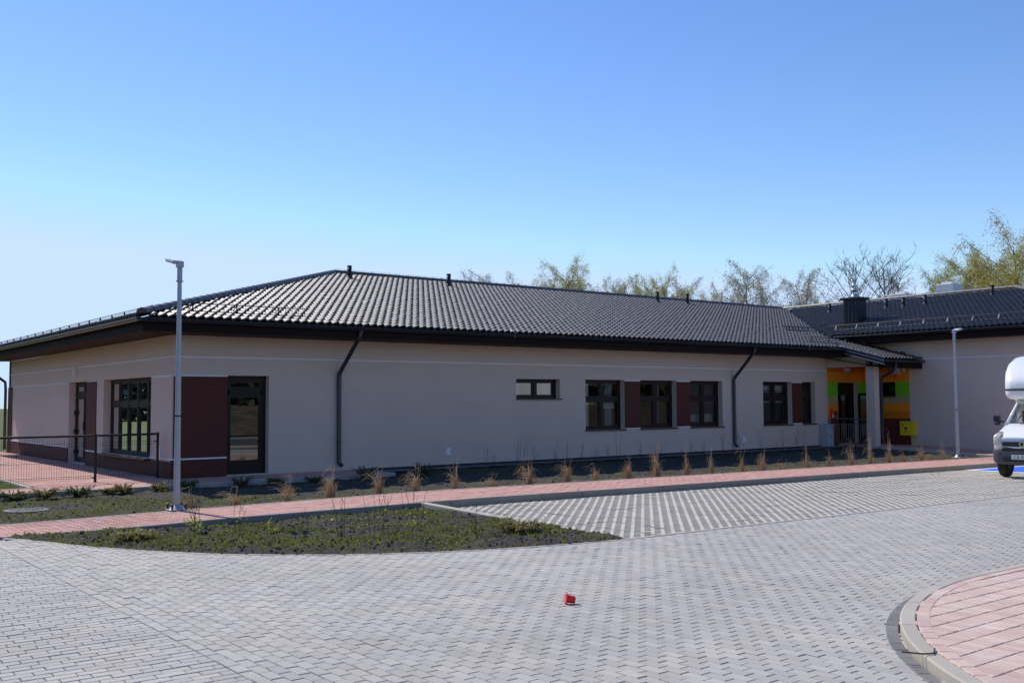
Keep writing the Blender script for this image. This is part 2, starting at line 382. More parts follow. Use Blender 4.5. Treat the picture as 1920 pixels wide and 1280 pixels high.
for x, y, L in P_[ok]:
    if in_road(x, y): rows.append((x, y, -.12+RNG.normal(0, .0012), L, .05-g_/2, 0))
I_, J_ = np.meshgrid(np.arange(-52, 340), np.arange(-130, -40), indexing='ij')
X_, Y_ = I_*.1+.05, J_*.2+(I_ % 2)*.1; ok = cand(X_, Y_, -.12, 130)      # main field: long side along Y
for x, y in zip(X_[ok], Y_[ok]):
    if in_road(x, y): rows.append((x, y, float(G(x, y))-.12+RNG.normal(0, .0013), .1-g_/2, .05-g_/2, math.pi/2))
pavers('paving_field', rows, 'paver', road, 300)

# dark sett ring along the traffic island, kerb, red paving (footway lower right)
island = sheet('traffic_island', -4.6, 62, -27.2, -17.9, 2, 2, lambda x, y: -.30, 'joint', kind='structure')
def ring_pts(r, a0, a1, n): return [(ISL_C[0]+r*math.cos(a), ISL_C[1]+r*math.sin(a)) for a in np.linspace(a0, a1, n)]
rows = []
n = 36
for k in range(n):
    a = math.pi/2+(k+.5)/n*math.pi*.5*1.02; r = 4.828
    rows.append((ISL_C[0]+r*math.cos(a), ISL_C[1]+r*math.sin(a), -.1165+RNG.normal(0, .001),   .5*math.pi*.5*1.02*r/n-.005, .049, a+math.pi/2))
for k in range(130): rows.append((ISL_C[0]+.1+.2*k, ISL_C[1]+4.828, float(G(ISL_C[0]+.1+.2*k, -17.8))-.1165+RNG.normal(0, .001), .095, .049, 0))
pavers('sett_ring', rows, 'sett', island, 170, 'sett')
def kerb_stone(parent, pts_in, pts_out, z0, zt, name='kerbstone', m='kerb'):
    mb = MB(); n = len(pts_in); b = .012
    vs = []
    for (p, q) in zip(pts_in, pts_out):
        p, q = np.array(p), np.array(q); d = (q-p)/np.linalg.norm(q-p); zz = float(zt(*q))
        for (pt, z) in ((p, z0), (p, zz-b), (p+d*b, zz), (q-d*b, zz), (q, zz-b), (q, z0)): vs.append((pt[0], pt[1], z))
    fs = []
    for i in range(n-1):
        for k in range(5): fs.append((6*i+k, 6*i+k+1, 6*i+6+k+1, 6*i+6+k))
    fs += [tuple(range(6))[::-1], tuple(6*(n-1)+k for k in range(6))]
    mb.add(vs, fs); return mb.build(name, m, parent)
na = 8
for k in range(na):
    a0 = math.pi/2+k/na*math.pi*.51; a1 = math.pi/2+(k+1)/na*math.pi*.51-.002
    kerb_stone(island, ring_pts(4.645, a0, a1, 8), ring_pts(4.768, a0, a1, 8), -.3, lambda x, y: -.04)
for k in range(20):
    x0 = ISL_C[0]+k+.003; x1 = x0+.994
    kerb_stone(island, [(x1, ISL_C[1]+4.645), (x0, ISL_C[1]+4.645)], [(x1, ISL_C[1]+4.768), (x0, ISL_C[1]+4.768)], -.5, lambda x, y: -.04+float(G(x, y)))
sheet('paving_bed', -4.6, 30, -27, -18.0, 30, 10, lambda x, y: np.where((x-ISL_C[0])**2*(x < ISL_C[0])+(y-ISL_C[1])**2 < 4.66**2, -.062+G(x, y), -.29), 'joint', island)
rows = []
for k in range(36):
    a = math.pi/2+(k+.5)/36*math.pi*.5; r = 4.59
    rows.append((ISL_C[0]+r*math.cos(a), ISL_C[1]+r*math.sin(a), -.038, .5*math.pi*.5*r/36-.003, .048, a+math.pi/2))
for k in range(40): rows.append((ISL_C[0]+.1+.2*k, ISL_C[1]+4.59, -.038+float(G(ISL_C[0]+.1+.2*k, -18)), .097, .048, 0))
for j in range(0, 24):
    for i in range(-70, 70):
        x, y = ISL_C[0]+i*.1+(j % 2)*.05, -18.19-.2*j; y2 = y
        if math.hypot(min(0, x-ISL_C[0]), y-ISL_C[1]) < 4.62 and in_view((x, y, 0), 200):
            rows.append((x, y2, -.041+float(G(x, y))+RNG.normal(0, .001), .0965, .0485, math.pi/2))
pavers('red_field', rows, 'palepaver', island, 300, 'red_paving_stone')
# twig lying over the kerb
MB().tube([(-1.55, -19.20, -.03), (-1.49, -19.33, -.028), (-1.42, -19.36, -.03), (-1.30, -19.30, -.025)], .006, 5).build('stick', 'twigdark', None,
    label='thin dark stick lying across the pale curved kerb', category='stick')

# ------------------------------------------------------------------ red footpath with kerbs
path = None
def strip_sheet(name, fa, fb, x0, x1, nx, zoff, m, parent=None, gf=None, **t):
    gf = gf or G
    xs = np.linspace(x0, x1, nx+1); V = []; Q = []
    for x in xs:
        for f in (fa, fb): y = float(f(x)); V.append((x, y, float(gf(x, y))+zoff))
    for i in range(nx): Q.append((2*i, 2*i+2, 2*i+3, 2*i+1))
    return link(name, np_mesh(name, V, Q, m), parent, **t)
path = strip_sheet('footpath', lambda x: PATH_NEAR(x)+.02, lambda x: PATH_FAR(x)-.02, -9, 40, 90, -.010, 'joint', gf=GP, kind='structure')
rows = []
for r in range(17):
    x = -8.9+(r % 2)*.1
    while x < 34:
        far, near = float(PATH_FAR(x))-.06, float(PATH_NEAR(x))+.12; wd = (far-near)/17; y = near+(r+.5)*wd
        an = math.atan2(float(PATH_NEAR(x+.1)-PATH_NEAR(x-.1)), .2)
        if in_view((x, y, 0), 120): rows.append((x, y, float(GP(x, y))+RNG.normal(0, .001), .098, wd/2-.002, an))
        x += .2
pavers('path_field', rows, 'redpaver', path, 300, 'red_paving_stone', bev=.004)
x = -9.0
while x < 33:
    x1 = x+.992
    seg = np.linspace(x, x1, 3)
    kerb_stone(path, [(t, float(PATH_NEAR(t))+.12) for t in seg], [(t, float(PATH_NEAR(t))) for t in seg], -.6, lambda a, b: float(GP(a, b))+.004, m='kerbdark')
    kerb_stone(path, [(t, float(PATH_FAR(t))-.06) for t in seg], [(t, float(PATH_FAR(t))+.02) for t in seg], -.5, lambda a, b: float(GP(a, b))+.006, 'edging_stone')
    x += 1.0

# ------------------------------------------------------------------ parking bay: grid slabs
park = strip_sheet('parking_bay', lambda x: PARK_Y+.01, lambda x: PATH_NEAR(x)-.005, BED_X+.03, 34, 60, -.1345, 'gridfill', kind='structure')
h_ = .064; u_ = .1
T_ = []; unitV, unitF = [], []
c0 = [(h_, 0), (0, h_), (-h_, 0), (0, -h_)]
e_ = u_-h_
oc = [(u_, -e_), (u_, e_), (e_, u_), (-e_, u_), (-u_, e_), (-u_, -e_), (-e_, -u_), (e_, -u_)]
unitV = [(*p, 0) for p in c0] + [(*p, 0) for p in oc] + [(*p, -.03) for p in c0] + [(*p, -.03) for p in oc]
tri = [(4, 5, 0), (0, 5, 6), (0, 6, 1), (1, 6, 7), (1, 7, 8), (1, 8, 2), (2, 8, 9), (2, 9, 10), (2, 10, 3), (3, 10, 11), (3, 11, 4), (3, 4, 0)]
for i in range(4):
    a, b = i, (i+1) % 4; tri += [(a, b, 12+b), (a, 12+b, 12+a)]
for a, b in ((5, 6), (7, 8), (9, 10), (11, 4)): tri += [(a, 12+b, b), (a, 12+a, 12+b)]
unitV = np.array(unitV); tri = np.array(tri)
def slab_mesh():
    V, F = [], []
    for i in range(3):
        for j in range(2):
            F.append(tri+len(V)*24); u = unitV.copy(); u[:, 0] = u[:, 0]*.996+.1+.2*i-.3; u[:, 1] = u[:, 1]*.996+.1+.2*j-.2; V.append(u)
    return np.concatenate(V), np.concatenate(F)
sv_, sf_ = slab_mesh(); slab = np_mesh('grid_slab', sv_, sf_, 'grid')
slots = []
for i in range(70):
    for j in range(13):
        x, y = BED_X+.33+.6*i, PARK_Y+.24+.4*j
        if y < PATH_NEAR(x)-.12 and in_view((x, y, -.1), 100): slots.append((x, y))
slots.sort(key=lambda p: math.hypot(p[0]-CAM[0], p[1]-CAM[1]))
restV, restF = [], []
for k, (x, y) in enumerate(slots):
    z = float(G(x, y))-.1175+random.gauss(0, .002); tx, ty = random.gauss(0, .004), random.gauss(0, .004)-.0
    if k < 300:
        o = link('grid_slab', slab, park, (x, y, z)); o.rotation_euler = (tx, ty+.0075, 0)
    else:
        v = sv_.copy(); v[:, 2] += z+v[:, 1]*tx-v[:, 0]*.0075; v[:, 0] += x; v[:, 1] += y; restF.append(sf_+len(restV)*len(sv_)); restV.append(v)
if restV: link('grid_field', np_mesh('grid_field', np.concatenate(restV), np.concatenate(restF), 'grid'), park, kind='stuff')
# loose gravel along the kerb and over the slabs
V, F = [], []
ico = np.array([(0, 0, 1), (.9, 0, -.1), (-.4, .8, 0), (-.5, -.75, .05), (0, 0, -.7)]); icf = np.array([(0, 1, 2), (0, 2, 3), (0, 3, 1), (4, 2, 1), (4, 3, 2), (4, 1, 3)])
def scatter_stones(n, fx, smin, smax):
    V, F = [], []
    for k in range(n):
        x, y, z = fx(); s = random.uniform(smin, smax); a = random.random()*6.28; c, d = math.cos(a), math.sin(a)
        v = ico*np.array([s, s*random.uniform(.6, 1), s*random.uniform(.4, .9)])*RNG.uniform(.8, 1.2, ico.shape)
        V.append(np.stack([x+v[:, 0]*c-v[:, 1]*d, y+v[:, 0]*d+v[:, 1]*c, z+v[:, 2]], 1)); F.append(icf+5*k)
    return np.concatenate(V), np.concatenate(F)
def f_park():
    x = BED_X+.1+(random.random()**1.4)*24; y = PATH_NEAR(x)-.02-abs(random.gauss(0, .12)) if random.random() < .45 else random.uniform(PARK_Y, PATH_NEAR(x)); return x, y, float(G(x, y))-.118
v, f = scatter_stones(2600, f_park, .006, .022); link('loose_gravel', np_mesh('loose_gravel', v, f, 'gridfill'), park, kind='stuff')
# kerbs round the bay
k0 = float(PATH_NEAR(BED_X))
nk = 5; ys = np.linspace(k0-.02, PARK_Y+.05, nk+1)
for k in range(nk):
    zt = lambda a, b: .004-.118*np.clip((k0-b)/(k0-PARK_Y), 0, 1)
    yy = np.linspace(ys[k]-.003, ys[k+1]+.003, 3)
    kerb_stone(park, [(BED_X+.06, t) for t in yy], [(BED_X-.06, t) for t in yy], -.6, zt)
for k in range(32):
    x0 = BED_X-.02+k; seg = [x0+.003, x0+.997]
    kerb_stone(park, [(t, PARK_Y+.045) for t in seg], [(t, PARK_Y-.035) for t in seg], -.6, lambda a, b: float(G(a, b))-.1125, 'edging_stone')
# blue disabled bay with white outline
def zpk(x, y): return G(x, y)-.1125
sheet('blue_marking', 19.0, 24.0, -13.2, PATH_NEAR(20)-.25, 8, 4, zpk, 'blue', park)
wl_ = MB()
wlm = sheet('white_marking', 18.75, 19.0, -13.2, PATH_NEAR(20)-.12, 2, 4, lambda x, y: zpk(x, y)+.0005, 'linewhite', park)
sheet('white_marking', 19.0, 24.0, PATH_NEAR(20)-.25, PATH_NEAR(20)-.12, 8, 1, lambda x, y: zpk(x, y)+.0005, 'linewhite', park)
# arc edging between road and bed
dl = ARCL; step = 8
for i in range(0, len(dl)-1, step):
    seg = dl[i:i+step+1]
    if len(seg) < 2: continue
    t = np.gradient(seg, axis=0); t /= np.linalg.norm(t, axis=1)[:, None]; nrm = np.stack([-t[:, 1], t[:, 0]], 1)
    kerb_stone(road, [tuple(p+n*.05) for p, n in zip(seg, nrm)], [tuple(p-n*.03) for p, n in zip(seg, nrm)], -.4, lambda a, b: -.1125, 'edging_stone')

# ------------------------------------------------------------------ planted beds
def bed(name, x0, x1, y0, y1, step, inside, zf):
    xs, ys = np.arange(x0, x1, step), np.arange(y0, y1, step); X, Y = np.meshgrid(xs, ys)
    X = X+RNG.uniform(-.3, .3, X.shape)*step; Y = Y+RNG.uniform(-.3, .3, Y.shape)*step
    Z = zf(X, Y); ok = inside(X, Y); idx = -np.ones(X.size, int)
    nx = len(xs); r, c = np.meshgrid(np.arange(len(ys)-1), np.arange(nx-1), indexing='ij'); a = (r*nx+c).ravel()
    okf = ok.ravel(); keep = okf[a] & okf[a+1] & okf[a+nx] & okf[a+nx+1]; a = a[keep]; Q = np.stack([a, a+1, a+nx+1, a+nx], 1)
    used = np.unique(Q); idx[used] = np.arange(len(used)); V = np.stack([X.ravel(), Y.ravel(), Z.ravel()], 1)[used]
    return link(name, np_mesh(name, V, idx[Q], 'soil', True), kind='structure')
def z_front(x, y):
    edge = np.clip((y-arc_y(x))/.35, 0, 1)
    return -.118+.035*edge + (.055*fbm(x*2.2, y*2.2, 21)+.075*np.abs(fbm(x*7, y*7, 33, 4))+.05*fbm(x*19, y*19, 55, 3))*(.25+.75*edge)
def in_front(x, y): return (x > -4.97) & (x < BED_X+.02) & (y > arc_y(x)-.0) & (y < PATH_NEAR(x)+.05)
front_bed = bed('planting_bed', -5, 1.5, -13.5, -7.7, .03, in_front, z_front)
def z_back(x, y):
    e = np.clip((PATH_FAR(x)-y)/-.5, 0, 1); w = np.clip((y+2.6)/1.2, 0, 1)
    return GP(x, y)-.025-.05*e+(.06*fbm(x*1.5, y*1.5, 61)+.05*fbm(x*6, y*6, 63, 4)+.04*fbm(x*17, y*17, 69, 2))*(.3+.7*e)-.0*w
def in_back(x, y): return (y > PATH_FAR(x)-.01) & (x > -9) & (x < 24.9) & (y < np.where(x < 4.8, -1.92, -.72))
back_bed = bed('planting_bed', -9, 25, -7.1, -.6, .055, in_back, z_back)
gravel = sheet('gravel_strip', 4.8, 24.95, -.75, -.002, 200, 8, lambda x, y: -.045+.02*fbm(x*12, y*12, 4), 'gravel', kind='structure')

# weeds, moss blades and clods on the beds
def blades(n, pos, hmin, hmax, wd, lean=.6, per=3):
    V, F = [], []; b = 0
    for k in range(n):
        x, y, z = pos()
        for q in range(per):
            a = random.random()*6.283; hh = random.uniform(hmin, hmax); l = lean*hh*random.random(); w = wd*random.uniform(.6, 1.3)
            dx, dy = math.cos(a), math.sin(a); ox, oy = x+random.gauss(0, .012), y+random.gauss(0, .012)
            V += [(ox-dy*w, oy+dx*w, z-.01), (ox+dy*w, oy-dx*w, z-.01), (ox+dx*l*.5+dy*w*.8, oy+dy*l*.5-dx*w*.8, z+hh*.65), (ox+dx*l-dy*w*.1, oy+dy*l+dx*w*.1, z+hh)]
            F.append((b, b+1, b+2, b+3)); b += 4
    return np.array(V), np.array(F)
def mk_pos(inside, zf, bx, seed, thr, n=60000):
    x, y = RNG.uniform(bx[0], bx[1], n), RNG.uniform(bx[2], bx[3], n)
    ok = inside(x, y) & (fbm(x*1.3, y*1.3, seed, 3)+RNG.normal(0, .10, n) > thr); x, y = x[ok], y[ok]; z = zf(x, y)
    st = {'i': 0}
    def f():
        i = st['i'] % len(x); st['i'] += 1; return x[i], y[i], z[i]
    return f
v, f = blades(5600, mk_pos(in_front, z_front, (-5, 1.4, -13.4, -7.8), 91, .02), .008, .035, .0085, 1.4, 3)
link('moss_and_weeds', np_mesh('moss_and_weeds', v, f, 'moss'), kind='stuff')
def near_path(x, y): return in_back(x, y) & (y < PATH_FAR(x)+.5+2.2*np.clip((1.5-x)/4, 0, 1)*1.6)
v, f = blades(7500, mk_pos(near_path, z_back, (-8.5, 24.5, -7.3, -2), 93, -.10), .008, .035, .009, 1.2, 3)
link('moss_and_weeds', np_mesh('moss_and_weeds', v, f, 'moss'), kind='stuff')
f_cl = mk_pos(in_front, z_front, (-5, 1.4, -13.4, -8.5), 14, -9)
v, f = scatter_stones(1700, f_cl, .008, .045); link('soil_clods', np_mesh('soil_clods', v, f, 'clod'), kind='stuff')
f_cl = mk_pos(in_back, z_back, (-8, 24.5, -7.2, -1), 14, -9)
v, f = scatter_stones(2600, f_cl, .010, .045); link('soil_clods', np_mesh('soil_clods', v, f, 'clod'), kind='stuff')
# lawn blades left of the terrace
def lawnpos():
    return random.uniform(-6, -3.12), random.uniform(-.4, 9), -.05
v, f = blades(3500, lawnpos, .03, .07, .006, .8, 4); link('grass', np_mesh('grass', v, f, 'moss'), kind='stuff')

# ------------------------------------------------------------------ terrace beside the building and porch paving
terrace = MB()
for (x0, x1, y0, y1) in ((-3.0, 0, -.45, 18.5), (-8.5, 4.75, -1.85, -.45), (0, 4.75, -.45, -.0)):
    terrace.add([(x0, y0, -.012), (x1, y0, -.012), (x1, y1, -.012), (x0, y1, -.012)], [(0, 1, 2, 3)])
terrace = terrace.build('terrace', 'joint', None, kind='structure')
rows = []
for j in range(205):
    y = -1.80+.1*j
    for i in range(-44, 25):
        x = i*.2+(j % 2)*.1+.1
        if (y < -.45 and -8.4 < x < 4.7) or (y < -.05 and -3 < x < 4.7) or (y >= -.05 and -2.98 < x < -.08 and y < 18):
            if in_view((x, y, 0), 120): rows.append((x, y, RNG.normal(0, .001), .098, .048, 0))
pavers('terrace_field', rows, 'redpaver', terrace, 300, 'red_paving_stone', bev=.004)
def edge_run(parent, p, q, wdt, z, down=-.4, name='edging_stone'):
    p, q = np.array(p, float), np.array(q, float); L = np.linalg.norm(q-p); n = max(1, round(L)); d = (q-p)/L; nm = np.array([-d[1], d[0]])*wdt/2
    for k in range(n):
        a, b = p+d*(L*k/n+.003), p+d*(L*(k+1)/n-.003)
        kerb_stone(parent, [tuple(a+nm), tuple(b+nm)], [tuple(a-nm), tuple(b-nm)], down, lambda x, y: z, name)
edge_run(terrace, (-8.5, -1.89), (4.79, -1.89), .08, .012)
edge_run(terrace, (-3.04, -.43), (-3.04, 9), .08, .012)
edge_run(terrace, (-3.0, 9), (-1.6, 9.3), .08, .012)
edge_run(terrace, (-1.6, 9.34), (-1.6, 18), .08, .012)
edge_run(terrace, (4.79, -1.85), (4.79, -.02), .08, .012)
porch = MB()
xs = [24.92, 27.12]
porchs = sheet('entrance_path', 24.95, 27.12, -6.65, -.0, 4, 14, lambda x, y: G(x, y)-.012, 'joint', kind='structure')
rows = []
for j in range(66):
    y = -.05-.1*j
    for i in range(11):
        x = 25.05+.2*i+(j % 2)*.1
        if x < 27.05: rows.append((x, y, float(G(x, y))+RNG.normal(0, .001), .098, .048, 0))
pavers('entrance_field', rows, 'redpaver', porchs, 300, 'red_paving_stone', bev=.004)
for k in range(5):
    yy = [-1.9-.96*k, -1.9-.96*k-.955]
    kerb_stone(porchs, [(24.98, t) for t in yy], [(24.86, t) for t in yy], -.6, lambda a, b: float(G(a, b))+.02)

# ================================================================== the building
B = thing('kindergarten_building', 'single-storey pale grey building with anthracite tiled hip roof and maroon panels', 'building')
XW, DEPTH, REV = 27.12, 17.4, .19            # wing wall plane, building depth, window reveal depth
class Wall:
    """maps (u along wall, n outwards, z) to the world"""
    def __init__(s, o, u, n): s.o, s.u, s.n = np.array(o, float), np.array(u, float), np.array(n, float)
    def p(s, u, n, z): q = s.o+s.u*u+s.n*n; return (q[0], q[1], z)
    def box(s, mb, u0, u1, n0, n1, z0, z1):
        vs = [s.p(u, n, z) for z in (z0, z1) for n in (n0, n1) for u in (u0, u1)]
        return mb.add(vs, [(0, 2, 3, 1), (4, 5, 7, 6), (0, 1, 5, 4), (2, 6, 7, 3), (0, 4, 6, 2), (1, 3, 7, 5)])
WF = Wall((0, 0, 0), (1, 0, 0), (0, -1, 0))            # front wall, u = x
WL = Wall((0, 0, 0), (0, 1, 0), (-1, 0, 0))            # left wall, u = y
WW = Wall((XW, 0, 0), (0, -1, 0), (-1, 0, 0))          # wing wall, u = -y
def wall_mesh(w, u0, u1, z0, z1, ops, rev=REV):
    mb = MB(); us = sorted({u0, u1, *[o[0] for o in ops], *[o[1] for o in ops]}); zs = sorted({z0, z1, *[o[2] for o in ops], *[o[3] for o in ops]})
    for a, b in zip(us, us[1:]):
        for c, d in zip(zs, zs[1:]):
            um, zm = (a+b)/2, (c+d)/2
            if any(o[0] < um < o[1] and o[2] < zm < o[3] for o in ops): continue
            mb.add([w.p(a, 0, c), w.p(b, 0, c), w.p(b, 0, d), w.p(a, 0, d)], [(0, 1, 2, 3)])
    for (a, b, c, d) in ops:
        for (p, q) in (((a, c), (a, d)), ((b, d), (b, c)), ((a, d), (b, d)), ((b, c), (a, c))):
            mb.add([w.p(p[0], 0, p[1]), w.p(q[0], 0, q[1]), w.p(q[0], -rev-.12, q[1]), w.p(p[0], -rev-.12, p[1])], [(0, 1, 2, 3)])
    return mb
HD = 2.374
OPS_F = [(1.31, 2.37, .02, HD), (10.0, 11.66, 1.80, HD), (12.68, 14.32, .83, HD), (15.01, 16.68, .83, HD), (17.34, 18.97, .83, HD),
         (21.15, 22.79, .83, HD), (23.39, 24.20, .83, HD), (25.61, 26.95, .02, HD)]
OPS_L = [(1.47, 5.42, .40, HD), (7.04, 9.01, .02, HD)]
OPS_W = [(.50, 1.52, 1.83, HD)]
wall_mesh(WF, 0, XW, -.1, 3.30, OPS_F).build('wall', 'plaster', B)
wall_mesh(WL, 0, DEPTH, -.1, 3.30, OPS_L).build('wall', 'plaster', B)
wall_mesh(WW, 0, 9.9, -.4, 3.86, OPS_W).build('wall', 'plaster', B)
mb = MB(); mb.add([(XW, 0, 3.30), (XW, 12, 3.30), (XW, 12, 3.86), (XW, 0, 3.86)], [(0, 1, 2, 3)])
mb.box(XW, 40.5, -9.9, -9.6, -.4, 3.86); mb.box(0, 40, DEPTH-.3, DEPTH, -.1, 3.30); mb.box(40.3, 40.5, -9.9, 25, -.4, 3.86)
mb.build('wall', 'plaster', B)
# dark foil at the foot of the front wall
MB().box(4.85, 24.4, -.012, -.001, -.1, .012).build('plinth_foil', 'metal_dark', B)
# white trim lines
def trim(w, u0, u1, z, h=.028, n=.012): mb = MB(); w.box(mb, u0, u1, .001, n, z-h/2, z+h/2); mb.build('trim_line', 'trim', B)
trim(WF, -.012, 24.96, 2.80); trim(WL, 0.0, DEPTH, 2.80); trim(WW, 2.4, 9.9, 3.21)
trim(WL, -.02, 1.47, 2.362); trim(WL, 9.01, 16.6, 2.362); trim(WL, 6.08, 7.04, 2.362)
trim(WF, .03, 1.31, 2.362, n=.03); trim(WF, -.02, 1.31, .44, .035, .03); trim(WL, -.02, 1.47, .44, .03, .03)
trim(WL, 9.01, DEPTH-.5, .44, .03, .03); trim(WL, 5.42, 7.04, .415, .03, .03)
# maroon panels
def panel(w, u0, u1, z0, z1, n=.022, m='maroon', name='maroon_panel'): mb = MB(); w.box(mb, u0, u1, -.004, n, z0, z1); return mb.build(name, m, B)
panel(WF, .035, 1.31, .458, 2.346); panel(WF, -.026, 1.31, -.05, .42, .026); panel(WL, 0.0, 7.04, -.05, .383, .026)
panel(WL, 6.08, 7.04, .43, 2.346); panel(WL, 9.01, DEPTH, -.05, .42, .026); panel(WL, 16.75, DEPTH+.02, .458, 2.346)
for a, b in ((14.33, 15.005), (16.69, 17.335), (22.80, 23.385)):
    panel(WF, a, b, .865, 2.335); trim(WF, a, b, .848, .03, .026); trim(WF, a, b, 2.352, .03, .026)
# colour bands of the entrance corner
for i, (z0, z1, m) in enumerate(((2.95, 3.07, 'rust'), (2.76, 2.95, 'deeporange'), (2.38, 2.76, 'orange'), (1.84, 2.38, 'green'), (1.55, 1.84, 'beige'), (1.26, 1.55, 'orange'), (.99, 1.26, 'deeporange'), (0.0, .99, 'umber'))):
    mb = MB()
    cuts = [(24.97, 25.61), (26.95, XW)] if z1 <= HD+.01 else [(24.97, XW)]
    for a, b in cuts: mb = MB(); WF.box(mb, a, b, -.004, .012, z0, z1); mb.build('colour_band', m, B)
    lw = [(0.013, .5), (1.52, 2.10)] if (z1 <= HD+.01 and z0 >= 1.83) else [(0.013, 2.10)]
    for a, b in lw: mb = MB(); WW.box(mb, a, b, -.004, .012, z0, z1); mb.build('colour_band', m, B)

# ---- windows and doors
def glazing(w, kind, u0, u1, z0, z1, cols, tr=None, sill=True, gl='glass', blind=None, fw=.075, sash=.05, handle=False, silln=.06):
    """frame ring, mullions at cols (relative 0..1), transom at z tr; panes in each cell; dim room behind"""
    d0, d1 = -REV-.07, -REV
    mb = MB()
    for (a, b, c, d) in ((u0, u1, z0, z0+fw), (u0, u1, z1-fw, z1), (u0, u0+fw, z0+fw, z1-fw), (u1-fw, u1, z0+fw, z1-fw)): w.box(mb, a, b, d0, d1, c, d)
    fr = mb.build(kind, 'frame', B)
    us = [u0+fw]+[u0+(u1-u0)*c for c in cols]+[u1-fw]; zs = [z0+fw]+([tr] if tr else [])+[z1-fw]
    for c in cols:
        mb = MB(); u = u0+(u1-u0)*c; w.box(mb, u-.045, u+.045, d0+.004, d1+.012, z0+fw, z1-fw); mb.build('mullion', 'frame', fr)
    if tr:
        for a, b in zip(us, us[1:]):
            mb = MB(); w.box(mb, a+.045, b-.045, d0+.004, d1+.006, tr-.045, tr+.045); mb.build('transom', 'frame', fr)
    for i, (a, b) in enumerate(zip(us, us[1:])):
        for j, (c, d) in enumerate(zip(zs, zs[1:])):
            aa = a+(.045 if i > 0 else 0)+.001; bb = b-(.045 if i < len(us)-2 else 0)-.001; cc = c+(.045 if j > 0 else 0)+.001; dd = d-(.045 if (tr and j < len(zs)-2) else 0)-.001
            mb = MB()
            for (p, q, r, s_) in ((aa, bb, cc, cc+sash), (aa, bb, dd-sash, dd), (aa, aa+sash, cc+sash, dd-sash), (bb-sash, bb, cc+sash, dd-sash)): w.box(mb, p, q, d0+.012, d1-.004, r, s_)
            mb.build('sash', 'frame', fr)
            mb = MB(); mb.add([w.p(aa+sash, d0+.04, cc+sash), w.p(bb-sash, d0+.04, cc+sash), w.p(bb-sash, d0+.04, dd-sash), w.p(aa+sash, d0+.04, dd-sash)], [(0, 1, 2, 3)])
            mb.build('pane', gl, fr)
    if sill:
        mb = MB(); w.box(mb, u0-.012, u1+.045, -REV-.02, silln, z0-.035, z0-.001); mb.build('sill', 'sill', fr)
    mb = MB(); dep = -REV-2.2            # dim room behind the glass, open towards the window
    A = [w.p(u, n, z) for (u, n, z) in ((u0, d0-.03, z0), (u1, d0-.03, z0), (u1, d0-.03, z1), (u0, d0-.03, z1), (u0-.4, dep, z0-.2), (u1+.4, dep, z0-.2), (u1+.4, dep, z1), (u0-.4, dep, z1))]
    mb.add(A, [(4, 5, 6, 7), (0, 1, 5, 4), (1, 2, 6, 5), (2, 3, 7, 6), (3, 0, 4, 7)]); mb.build('room_interior', 'darkroom', fr)
    for (a, b, c, d, mm, nm) in (blind or []):
        mb = MB(); na = 14
        if mm == 'curtain':
            vs, fs = [], []
            for k in range(na+1):
                u = a+(b-a)*k/na; n_ = d0-.16+.03*math.sin(k*2.3); vs += [w.p(u, n_, c), w.p(u, n_, d)]
            fs = [(2*k, 2*k+2, 2*k+3, 2*k+1) for k in range(na)]; mb.add(vs, fs)
        else: w.box(mb, a, b, d0-.11, d0-.10, c, d)
        mb.build(nm, mm, fr)
    return fr
# front glazed door with fanlight
fr = glazing(WF, 'glazed_door', 1.31, 2.37, .02, HD, [], 1.98, sill=False, gl='doorglass', fw=.085, sash=.085)
mb = MB(); WF.box(mb, 1.36, 1.385, -REV, -REV+.05, 1.0, 1.14); WF.box(mb, 1.372, 1.49, -REV+.04, -REV+.06, 1.06, 1.08); mb.build('handle', 'black', fr)
for z in (.35, 1.15, 1.85):
    mb = MB(); WF.box(mb, 2.29, 2.315, -REV, -REV+.03, z, z+.10); mb.build('hinge', 'metal_dark', fr)
mb = MB(); WF.box(mb, 1.40, 2.29, -REV-.01, -REV+.004, .10, .34); mb.build('kick_panel', 'frame', fr)
W1 = (12.68, 14.32, .83, HD)
glazing(WF, 'small_window', 10.0, 11.66, 1.80, HD, [.5], gl='doorglass', fw=.065, blind=[(10.1, 11.55, 1.86, 2.32, 'blind', 'blind')])
glazing(WF, 'window', *W1, [.5], 1.78, blind=[(12.75, 14.25, 2.22, 2.33, 'blind', 'blind'), (13.52, 14.2, 1.48, 1.74, 'blind', 'blind'), (13.85, 14.15, .85, 2.3, 'curtain', 'curtain'), (12.78, 13.45, 1.60, 1.70, 'blind', 'blind')])
glazing(WF, 'window', 15.01, 16.68, .83, HD, [.5], 1.78)
glazing(WF, 'window', 17.34, 18.97, .83, HD, [.5], 1.78, blind=[(17.4, 18.9, 1.0, 1.25, 'curtain', 'curtain')])
glazing(WF, 'window', 21.15, 22.79, .83, HD, [.5], 1.78, blind=[(21.22, 22.7, 2.06, 2.32, 'blind', 'blind'), (21.22, 22.7, 1.62, 1.68, 'blind', 'blind'), (21.22, 22.7, 2.0, 2.03, 'blind', 'blind')])
glazing(WF, 'window', 23.39, 24.20, .83, HD, [], 1.78)
glazing(WL, 'large_window', 1.47, 5.42, .40, HD, [.2, .4, .6, .8], 1.72, gl='doorglass', silln=.16)
fr = glazing(WL, 'glazed_door', 7.04, 8.41+.6, .02, HD, [.5], 1.98, sill=False, gl='doorglass', fw=.075, sash=.07)
mb = MB(); WL.box(mb, 7.95, 7.99, -REV+.01, -REV+.05, .95, 1.2); WL.box(mb, 7.8, 7.99, -REV+.05, -REV+.07, 1.08, 1.10); mb.build('handle', 'black', fr)
for z in (.25, .85, 1.4):
    mb = MB(); WL.box(mb, 8.93, 9.0, -REV, -REV+.04, z, z+.13); mb.build('hinge', 'black', fr)
